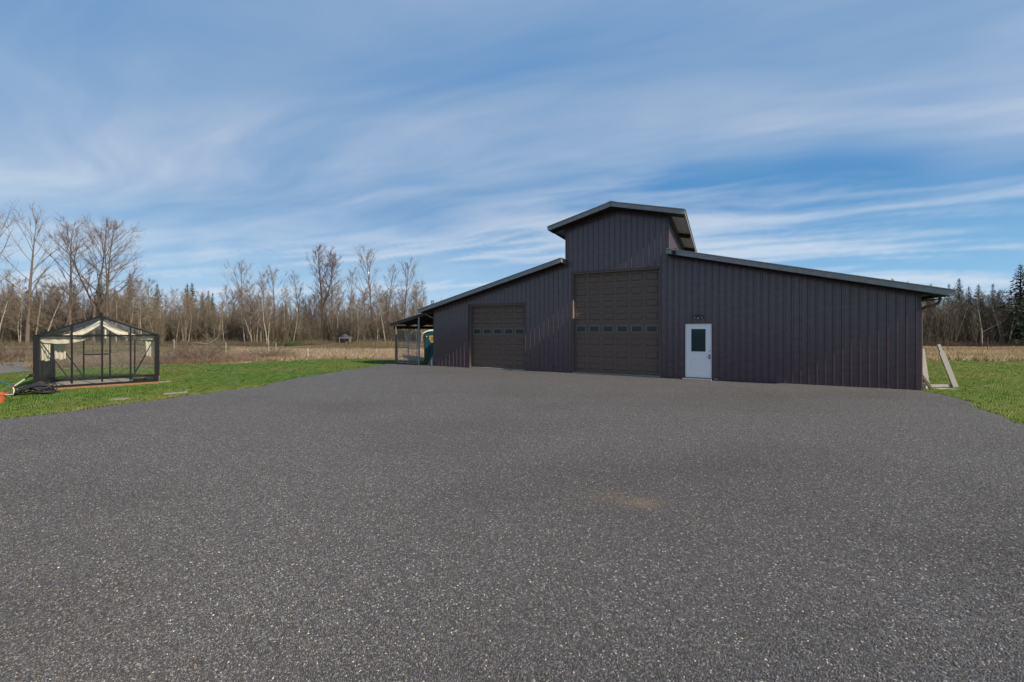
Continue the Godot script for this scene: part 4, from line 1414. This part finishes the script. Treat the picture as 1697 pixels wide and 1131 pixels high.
# ------------------------------------------------------------------ boards at the right corner
func right_boards() -> void:
	# a broken frame of weathered boards leaning at the side of the barn
	var o := base("broken_board_frame", gp(1536, 643.5, -0.03))
	tag(o, "broken frame of weathered grey boards leaning at the barn corner", "boards")
	var O := o.position
	var p0 := gp(1585, 643, -0.03) - O
	var d1 := -(O.z)
	var A := MB.new()
	A.bar(Vector3(0.02, -0.04, 0), Vector3(-0.05, 1.28, -0.12), 0.17, 0.035, Vector3.BACK)
	put(A, "upright_board", M.grey_wood, o)
	var C := MB.new()
	var top := Vector3((1555.5 - CX) / F * 13.2, 1.86 - 25.0 * 13.2 / F + 0.03, -13.2) - O
	C.bar(p0 + Vector3(0, -0.03, 0), p0.lerp(top, 0.84), 0.17, 0.04, Vector3.BACK)
	C.bar(p0.lerp(top, 0.84), top, 0.10, 0.04, Vector3.BACK)
	put(C, "leaning_board", M.grey_wood, o)
	var R := MB.new()
	R.bar(Vector3(0.0, 0.05, -0.05), p0 + Vector3(-0.05, 0.05, -0.05), 0.04, 0.12)
	put(R, "bottom_rail", M.grey_wood, o)
	var B := MB.new()
	var b0 := gp(1547, 648, -0.03)
	B.bar(Vector3(0, -0.03, 0), Vector3(-0.37, 0.78, -0.22), 0.085, 0.035, Vector3.BACK)
	var bo := put(B, "dark_plank", M.brown_wood, self)
	bo.position = b0
	tag(bo, "narrow dark brown plank leaning on the barn's corner", "plank")
	var W := MB.new()
	W.bar(Vector3(-0.33, 0.02, 0.0), Vector3(0.02, 0.035, -0.04), 0.10, 0.022)
	W.bar(Vector3(0.0, 0.035, -0.04), Vector3(0.36, 0.02, 0.10), 0.09, 0.022)
	var wo := put(W, "pale_plank", M.pale_wood, self)
	wo.position = gp(1568, 646.5, -0.035)
	tag(wo, "snapped pale plank lying flat on the grass before the board frame", "plank")
	var cp := MB.new()
	cp.lathe(Vector3.ZERO, [[0.0, 0.0], [0.05, 0.0], [0.055, 0.16], [0.045, 0.17], [0.04, 0.02], [0, 0.02]], 12)
	var co := put(cp, "white_pipe_stub", M.white_post, self)
	co.position = gp(1533.5, 645, -0.02)
	tag(co, "short white drain pipe stub at the foot of the barn corner", "pipe")

# ------------------------------------------------------------------ the field behind
func field() -> void:
	for q in [[288, 30.0, 1.3, "white"], [374, 33.0, 1.0, "white"], [445, 34.0, 1.2, "white"], [457, 36.0, 1.0, "white"], [510, 27.5, 0.75, "white"], [622, 40.0, 1.3, "rusty"], [543, 46.0, 1.3, "rusty"], [1570, 38.0, 1.2, "rusty"], [1637, 38.0, 1.5, "rusty"]]:
		var mb := MB.new()
		var h: float = q[2]
		if q[3] == "white":
			mb.tube([Vector3(0, -0.2, 0), Vector3(0.01, h, 0)], [0.017, 0.015], 6)
			var o := put(mb, "white_fence_post", M.white_post, self)
			o.position = tp(q[0], q[1])
			tag(o, "slim white fence post standing in the dry field", "post", "white posts in the field")
		else:
			mb.bar(Vector3(0, -0.2, 0), Vector3(0, h, 0), 0.045, 0.008)
			mb.bar(Vector3(0, -0.2, 0.02), Vector3(0, h, 0.02), 0.008, 0.04)
			var o := put(mb, "steel_fence_post", M.rusty, self)
			o.position = tp(q[0], q[1])
			tag(o, "thin rusty steel fence post standing in the dry field", "post", "steel posts in the field")
	# gazebo
	var gz := base("gazebo", Vector3((571.5 - CX) / F * 69.0, terrain((571.5 - CX) / F * 69.0, 69.0), -69.0), 0.3)
	gz.scale = Vector3.ONE * 0.78
	tag(gz, "small gazebo with two-tier dark hipped roof at the edge of the woods", "gazebo")
	for s in [[-1, -1], [1, -1], [1, 1], [-1, 1]]:
		var p := MB.new(); p.span(Vector3(s[0] * 1.0 - 0.07, -0.6, s[1] * 1.0 - 0.07), Vector3(s[0] * 1.0 + 0.07, 1.5, s[1] * 1.0 + 0.07)); put(p, "post", M.post_wood, gz)
	var r1 := MB.new(); r1.lathe(Vector3.ZERO, [[1.75, 1.38], [1.75, 1.46], [0.55, 1.98], [0.0, 2.0]], 4); put(r1, "lower_roof", M.shingle, gz)
	var r2 := MB.new(); r2.lathe(Vector3.ZERO, [[0.8, 2.0], [0.8, 2.05], [0.05, 2.38], [0, 2.4]], 4); put(r2, "upper_roof", M.shingle, gz)
	var be := MB.new(); be.span(Vector3(-0.7, -0.3, -0.2), Vector3(0.5, 0.15, 0.2)); be.bar(Vector3(-0.7, 0.15, -0.2), Vector3(0.5, 0.55, -0.25), 0.06, 0.2); put(be, "bench", M.pale_wood, gz)
	# dead shrubs along the ditch
	var shrub := []
	for v in 3:
		var mb := MB.new()
		for s in 34:
			var a := rng.randf() * TAU
			var k := rng.randf_range(0.15, 1.1)
			var pts := limb(mb, Vector3(cos(a) * 0.2, -0.05, sin(a) * 0.2), Vector3(cos(a) * k, 1, sin(a) * k), rng.randf_range(0.6, 1.5), 0.014, 0.004, 5, 3, 0.16, -0.06)
			for w in 9:
				twig(mb, along(pts, rng.randf_range(0.2, 1)), rnd_dir(pts[-1] - pts[0], 0.9), rng.randf_range(0.15, 0.45), 0.007)
		shrub.append(mb.mesh())
	var spots := [[285, 23, 1.0], [300, 23.5, 1.1], [318, 24.5, 1.5], [330, 24, 1.6], [345, 24.5, 1.0], [392, 25, 0.8], [410, 25.5, 0.9], [432, 26.5, 0.9], [447, 27, 1.2], [462, 27.5, 1.0], [478, 28, 0.8], [20, 26, 1.3], [44, 27, 1.2], [-20, 25, 1.3], [270, 22.5, 0.7]]
	for i in spots.size():
		var s: Array = spots[i]
		var o := put(shrub[i % 3], "dead_shrub", M.twig_red if i % 2 else M.twig_grey, self)
		o.position = tp(s[0], s[1])
		o.scale = Vector3.ONE * s[2] * 0.85
		o.rotation.y = i * 1.3
		tag(o, "leafless brown shrub growing along the edge of the mown lawn", "shrub", "dead shrubs along the lawn edge")

# ------------------------------------------------------------------ woods
func woods() -> void:
	rng.seed = 77
	# tall bare trees that stand above the rest
	var tall := []
	tall.append(bare_tree({h = 20.0, r = 0.27, first = 0.34, limbs = 15, reach = 0.40, low = 0.95, high = 1.7, branches = 9, twigs = 9, wob = 0.03}))
	tall.append(bare_tree({h = 20.0, r = 0.25, first = 0.36, limbs = 20, reach = 0.36, low = 1.05, high = 1.6, branches = 11, twigs = 12, wob = 0.04}))
	tall.append(bare_tree({h = 20.0, r = 0.25, first = 0.36, limbs = 18, reach = 0.40, low = 0.8, high = 1.5, branches = 11, twigs = 12, wob = 0.06, fork = 1}))
	tall.append(bare_tree({h = 20.0, r = 0.34, first = 0.12, limbs = 40, reach = 0.25, low = 0.7, high = 1.5, branches = 11, twigs = 10, wob = 0.03, fork = 1}))
	tall.append(bare_tree({h = 20.0, r = 0.21, first = 0.34, limbs = 22, reach = 0.23, low = 1.2, high = 1.9, branches = 9, twigs = 9, wob = 0.05}))
	tall.append(bare_tree({h = 20.0, r = 0.25, first = 0.32, limbs = 25, reach = 0.40, low = 1.15, high = 2.0, branches = 10, twigs = 11, wob = 0.03}))
	# photo column, top row, depth, kind, turn, label
	var list := [
		[45, 353, 66, 0, 0.3, "tall open bare tree with wide upswept limbs, standing apart from three clustered trees"],
		[-25, 345, 64, 0, 2.1, "tall open bare tree with few limbs at the end of the woods"],
		[117, 372, 68, 1, 1.0, "tall bare tree with a dense reddish crown, outermost of three together"],
		[156, 371, 68, 2, 2.5, "tall bare tree with a reddish crown, middle one of three together"],
		[178, 369, 67, 2, 4.0, "tall bare tree with a low fork, third of three together above the greenhouse"],
		[400, 437, 86, 5, 0.9, "tall bare tree over the birches with a round twiggy top"],
		[433, 450, 88, 4, 1.9, "slim bare tree between taller ones over the birches"],
		[458, 449, 86, 5, 3.0, "bare round-topped tree beside the slim ones over the birches"],
		[496, 452, 88, 4, 0.2, "slim bare grey tree next to the big ivy-dark tree"],
		[534, 405, 84, 3, 0.0, "biggest dense bare tree of the field edge, twigs along the whole trunk"],
		[549, 414, 85, 4, 1.2, "narrow bare tree pressed against the biggest dense tree"],
		[577, 446, 88, 4, 2.2, "slender bare tree above the gazebo"],
		[617, 417, 86, 5, 2.0, "tall fan-shaped bare tree between the gazebo and the lean-to"],
		[643, 438, 88, 4, 3.3, "narrow bare tree between two fan-shaped trees near the barn"],
		[669, 436, 86, 5, 5.0, "fan-shaped bare tree beside the lean-to roof"],
		[690, 470, 95, 4, 1.0, "small bare tree peeping over the lean-to roof"],
	]
	for q in list:
		var at := tp(q[0], q[2])
		var h: float = (HY - q[1]) * q[2] / F + CAM - at.y
		tree_thing("bare_tree", tall[q[3]], M.bark_grey if q[3] != 3 else M.bark_dark, M.twig_red if q[3] in [1, 2, 3] else M.twig_grey, at, q[4], h / 20.0, q[5], "tall bare trees along the woods")
	# slender birches and alders of the edge
	var slim := []
	for v in 6:
		slim.append(bare_tree({h = 12.0, r = 0.085 + 0.02 * (v % 3), first = 0.22 + 0.05 * (v % 2), limbs = 26, reach = 0.25, low = 0.5, high = 1.3, branches = 6, twigs = 8, wob = 0.08, lean = Vector3(rng.randf_range(-0.12, 0.12), 0, rng.randf_range(-0.1, 0.1))}))
	var protos := []
	var cnt := 0
	for i in 290:
		var px: float
		var d: float
		var h: float
		var right := i % 4 == 0
		if right:
			px = rng.randf_range(1500, 1830); d = rng.randf_range(70, 84); h = rng.randf_range(7.5, 11.0)
		else:
			px = rng.randf_range(-150, 712); d = rng.randf_range(74, 100); h = rng.randf_range(8.0, 13.0)
			if px < 260: d -= 9.0
		var at := tp(px, d)
		var kind := rng.randi() % 6
		var pale := rng.randf() < 0.42
		var key := kind * 2 + (1 if pale else 0)
		var o: Node3D
		while protos.size() < 12: protos.append(null)
		if protos[key] == null:
			o = tree_thing("slender_birch" if pale else "slender_alder", slim[kind], M.bark_pale if pale else M.bark_grey, M.twig_tan if pale else [M.twig_red, M.twig_grey, M.twig_tan][kind % 3], at, 0, 1, "slender pale-trunked birch without leaves in the woods' edge" if pale else "slender grey-brown alder without leaves in the woods' edge", "birches of the woods' edge" if pale else "alders of the woods' edge")
			protos[key] = o
		else:
			o = copy(protos[key])
		o.position = at
		o.rotation.y = rng.randf() * TAU
		var s := h / 12.0
		o.scale = Vector3(s * rng.randf_range(0.9, 1.2), s, s * rng.randf_range(0.9, 1.2))
	# pale birch clumps that stand out
	var bc := clump_tree(6, 9.0, 0.10, 7)
	for q in [[307, 78, 9.0, "clump of white birch stems rising from one root in front of the woods"], [362, 79, 10.0, "pair-like clump of pale birches behind the white fence posts"], [633, 80, 7.0, "crooked pale birch clump beside the lean-to post"], [1668, 70, 8.5, "fan of thin grey-green stems at the edge of the far woods"], [1577, 71, 8.0, "tight fan of thin brown stems behind the barn's eave"]]:
		var o := tree_thing("birch_clump", bc, M.bark_pale, M.twig_tan, tp(q[0], q[1]), q[0] * 0.7, q[2] / 9.0, q[3], "stem clumps before the woods")
	for q in [[406, 77, 9.5, 0.10], [417, 78, 9.5, 0.02], [425, 78, 9.8, -0.01], [432, 79, 9.0, 0.05], [444, 77, 9.6, 0.0]]:
		rng.seed = int(q[0])
		var bt := bare_tree({h = q[2], r = 0.14, first = 0.4, limbs = 18, reach = 0.2, low = 0.8, high = 1.5, branches = 5, twigs = 7, wob = 0.05, lean = Vector3(-q[3], 0, 0)})
		tree_thing("white_birch", bt, M.bark_pale, M.twig_grey, tp(q[0], q[1]), 0.0, 1.0, "white-trunked birch in the row of five before the woods", "five white birches")
	rng.seed = 501
	var rb := bare_tree({h = 11.0, r = 0.22, first = 0.28, limbs = 13, reach = 0.42, low = 0.7, high = 1.3, branches = 6, twigs = 7, wob = 0.06, lean = Vector3(-0.06, 0, 0)})
	tree_thing("white_birch", rb, M.bark_pale, M.twig_grey, tp(1628, 69), 0.6, 0.85, "large white birch with forked limbs against the dark firs", "", "tree")
	# conifers
	var con := [conifer(14.0, 5.4, 1.0), conifer(14.0, 4.4, 0.85), conifer(14.0, 6.0, 0.75)]
	var clist := []
	for q in [[1590, 461, 78], [1573, 470, 82], [1606, 474, 80], [1622, 471, 79], [1646, 470, 78], [1655, 482, 82], [1692, 437, 70], [1716, 420, 72], [1464, 461, 84], [1479, 461, 85], [1505, 466, 84], [1543, 470, 84], [718, 497, 96], [1750, 440, 76], [1790, 430, 78]]:
		clist.append(q)
	for i in 26:
		clist.append([rng.randf_range(1500, 1840), rng.randf_range(488, 505), rng.randf_range(82, 92)])
	for q in [[345, 481, 104], [335, 486, 106], [352, 485, 104], [215, 452, 92], [260, 470, 100], [310, 470, 102], [318, 468, 100], [122, 470, 86], [95, 475, 86], [60, 480, 88], [20, 470, 88], [165, 452, 84], [190, 478, 88], [238, 495, 98], [640, 490, 104], [655, 498, 104], [685, 500, 106], [583, 510, 105]]:
		clist.append(q)
	for i in 46:
		clist.append([rng.randf_range(-140, 730), rng.randf_range(495, 530), rng.randf_range(98, 112)])
	for i in 26:
		clist.append([rng.randf_range(-150, 240), rng.randf_range(480, 520), rng.randf_range(80, 95)])
	for i in clist.size():
		var q: Array = clist[i]
		var at := tp(q[0], q[2])
		var h: float = (HY - q[1]) * q[2] / F + CAM - at.y
		var lab := "dark green fir among the bare trees of the woods"
		if i == 6: lab = "tallest broad dark fir, standing above the other firs of the far woods"
		elif q[0] > 1400: lab = "dark green fir in the woods beyond the barn's entry-door end"
		var o := tree_thing("fir_tree", con[i % 3 if i != 6 else 2], M.bark_dark, M.needle, at, i * 1.7, h / 14.0, lab, "" if i == 6 else ("firs beyond the barn end" if q[0] > 1400 else "firs among the bare trees"))
		if i == 6: o.scale *= Vector3(1.25, 1, 1.25)
	# thicket: saplings nobody could count
	var sap := MB.new()
	for s in 13:
		var p0 := Vector3(rng.randf_range(-1.3, 1.3), -0.1, rng.randf_range(-0.9, 0.9))
		var hh := rng.randf_range(2.2, 6.2)
		var pts := limb(sap, p0, Vector3(rng.randf_range(-0.25, 0.25), 1, rng.randf_range(-0.25, 0.25)), hh, 0.034, 0.01, 5, 3, 0.1, 0.02)
		for w in 26:
			var t := rng.randf_range(0.12, 1.0)
			twig(sap, along(pts, t), rnd_dir(Vector3.UP * 0.7, 0.9), rng.randf_range(0.4, 1.3), rng.randf_range(0.009, 0.017))
	var rows := []
	for i in 2900:
		var right := i % 4 == 0
		var px := rng.randf_range(1480, 1860) if right else rng.randf_range(-170, 735)
		var d := rng.randf_range(71, 88) if right else rng.randf_range(79, 108)
		if not right and px < 260: d -= 9.0
		var at := tp(px, d)
		var s := rng.randf_range(0.7, 1.35)
		var k := rng.randf_range(0.7, 1.2)
		var c := Color(0.15, 0.118, 0.082).lerp(Color(0.108, 0.094, 0.062), rng.randf())
		rows.append([Transform3D(Basis(Vector3.UP, rng.randf() * TAU) * Basis.from_scale(Vector3(s, s * rng.randf_range(0.8, 1.3), s)), at), Color(c.r * k, c.g * k, c.b * k)])
	mass("sapling_thicket", sap.mesh(), M.brush, rows, "thicket of bare brown saplings filling the woods", "thicket")
	# bramble along the foot of the woods
	var br := MB.new()
	for s in 46:
		var a := rng.randf() * TAU
		var k := rng.randf_range(0.3, 1.5)
		var pts := limb(br, Vector3(rng.randf_range(-0.8, 0.8), -0.05, rng.randf_range(-0.5, 0.5)), Vector3(cos(a) * k, 1, sin(a) * k), rng.randf_range(0.7, 1.7), 0.017, 0.006, 4, 3, 0.2, -0.16)
		for w in 6:
			twig(br, along(pts, rng.randf()), rnd_dir(Vector3.UP * 0.3, 1.0), rng.randf_range(0.2, 0.5), 0.012)
	rows = []
	for i in 1500:
		var right := i % 3 == 0
		var px := rng.randf_range(1500, 1860) if right else rng.randf_range(-170, 735)
		var d := rng.randf_range(68, 75) if right else rng.randf_range(72, 82)
		if not right and px < 260: d -= 8.0
		if absf(px - 571) < 16 and d < 79: continue
		var s := rng.randf_range(0.6, 1.25)
		var k := rng.randf_range(0.7, 1.25)
		var c := Color(0.135, 0.09, 0.068).lerp(Color(0.10, 0.085, 0.05), rng.randf())
		if rng.randf() < 0.05 or (absf(px - 478) < 22 and d < 75): c = Color(0.05, 0.075, 0.025)
		rows.append([Transform3D(Basis(Vector3.UP, rng.randf() * TAU) * Basis.from_scale(Vector3(s, s, s)), tp(px, d)), Color(c.r * k, c.g * k, c.b * k)])
	# and in the ditch beside the lawn
	for i in 260:
		var px := rng.randf_range(-150, 490)
		var d := lawn_depth(px) + rng.randf_range(0.8, 6.0)
		if px < 60 and d < 25: continue
		var s := rng.randf_range(0.25, 0.55)
		var c := Color(0.20, 0.135, 0.10).lerp(Color(0.16, 0.13, 0.08), rng.randf())
		rows.append([Transform3D(Basis(Vector3.UP, rng.randf() * TAU) * Basis.from_scale(Vector3(s, s, s)), tp(px, d)), c])
	mass("bramble", br.mesh(), M.brush, rows, "low tangle of brown bramble at the foot of the woods", "bramble")
	# fallen branch at the edge of the woods
	var fb := MB.new()
	limb(fb, Vector3(-2.2, 0.25, 0), Vector3(1, -0.02, 0), 3.0, 0.05, 0.09, 5, 6, 0.08, 0.0)
	limb(fb, Vector3(0.7, 0.2, 0), Vector3(1, 0.35, 0), 1.6, 0.1, 0.05, 4, 6, 0.1, 0.25)
	var fo := put(fb, "fallen_branch", M.bark_pale, self)
	fo.position = tp(341, 70.0) + Vector3(0, 0.5, 0)
	tag(fo, "pale fallen branch lying in the bramble before the woods", "branch")

# ------------------------------------------------------------------ grasses
func grass() -> void:
	rng.seed = 909
	var tuft := MB.new()
	for i in 13:
		var a := rng.randf() * TAU
		var r := rng.randf_range(0.0, 0.055)
		var p := Vector3(cos(a) * r, -0.01, sin(a) * r)
		var d := Vector3(rng.randf_range(-0.6, 0.6), 1, rng.randf_range(-0.6, 0.6)).normalized()
		var s := Vector3(-d.z, 0, d.x).normalized() * 0.0045
		tuft.tri(p - s, p + s, p + d * rng.randf_range(0.03, 0.07), Vector3.UP)
	var tm := tuft.mesh()
	var rows := []
	var tries := 0
	while rows.size() < 95000 and tries < 400000:
		tries += 1
		var right := tries % 3 == 0
		var px := rng.randf_range(1525, 1800) if right else rng.randf_range(-90, 735)
		var py := lerpf(593.0, 715.0, pow(rng.randf(), 1.5))
		var d := 1.9 * F / (py - HY)
		var x := (px - CX) / F * d
		if on_pad(x - rng.randfn(0, 0.10), d) or in_barn(x, d, 0.02) or is_lawn(x, d) < rng.randf(): continue
		var k := nb.get_noise_2d(x * 3.0, d * 3.0) + nb.get_noise_2d(x * 14.0, d * 14.0) * 0.6
		var edge := 0.0
		if d < 14.0 and x < 0: edge = smoothstep(1.6, 0.0, pad_left(d) - x) * 0.5
		var c := Color(0.10, 0.21, 0.02).lerp(Color(0.215, 0.24, 0.05), clampf(k * 0.9 + 0.25 + edge + rng.randf_range(-0.25, 0.25), 0, 1))
		if right: c = c.lerp(Color(0.15, 0.18, 0.04), 0.35)
		if rng.randf() < 0.05 + 0.25 * smoothstep(0.15, 0.5, nb.get_noise_2d(x * 9.0 + 40.0, d * 9.0)): c = Color(0.28, 0.23, 0.11)
		var b := rng.randf_range(0.75, 1.2)
		var s := rng.randf_range(0.6, 1.15)
		rows.append([Transform3D(Basis(Vector3.UP, rng.randf() * TAU) * Basis.from_scale(Vector3(s * 1.3, s, s * 1.3)), Vector3(x, terrain(x, d) + (0.03 if on_pad(x, d) else 0.0), -d)), Color(c.r * b, c.g * b, c.b * b)])
	mass("lawn_grass", tm, M.grass, rows, "short green mown grass of the lawn", "grass")
	var hay := MB.new()
	for i in 28:
		var a := rng.randf() * TAU
		var r := rng.randf_range(0.0, 0.3)
		var p := Vector3(cos(a) * r, -0.03, sin(a) * r)
		var d := Vector3(rng.randf_range(-1.0, 1.0), 1, rng.randf_range(-1.0, 1.0)).normalized()
		var s := Vector3(-d.z, 0, d.x).normalized() * 0.008
		var e := p + d * rng.randf_range(0.16, 0.42)
		hay.tri(p - s, p + s, e, (Vector3.UP + Vector3(d.x, 0, d.z)).normalized())
	rows = []
	tries = 0
	while rows.size() < 75000 and tries < 500000:
		tries += 1
		var right := tries % 3 == 0
		var px := rng.randf_range(1500, 1830) if right else rng.randf_range(-130, 745)
		var d := lerpf(19.0, 78.0, pow(rng.randf(), 0.7))
		var x := (px - CX) / F * d
		if on_pad(x, d) or in_barn(x, d, 0.3): continue
		if is_lawn(x, d) > 0.5 * rng.randf(): continue
		if px < 62 and d < 24.5 and rng.randf() < 0.9: continue
		var k := nb.get_noise_2d(x * 1.4, d * 2.4)
		var c := Color(0.40, 0.30, 0.17).lerp(Color(0.22, 0.20, 0.09), clampf(k * 1.8 + 0.42, 0, 1))
		# bleached straw on the near flank of the mound
		if px > 380 and px < 745 and d < 48.0: c = c.lerp(Color(0.66, 0.50, 0.34), 0.8)
		elif px > 520 and px < 745: c = c.lerp(Color(0.30, 0.24, 0.12), 0.5)
		if right: c = c.lerp(Color(0.30, 0.22, 0.135), 0.5)
		var b := rng.randf_range(0.75, 1.2)
		var s := rng.randf_range(0.6, 1.2)
		if d < 24: s *= 0.6
		rows.append([Transform3D(Basis(Vector3.UP, rng.randf() * TAU) * Basis.from_scale(Vector3(s * 1.4, s, s * 1.4)), Vector3(x, terrain(x, d), -d)), Color(c.r * b, c.g * b, c.b * b)])
	mass("dry_meadow_grass", hay.mesh(), M.straw, rows, "tall dry straw-coloured grass of the field", "grass")
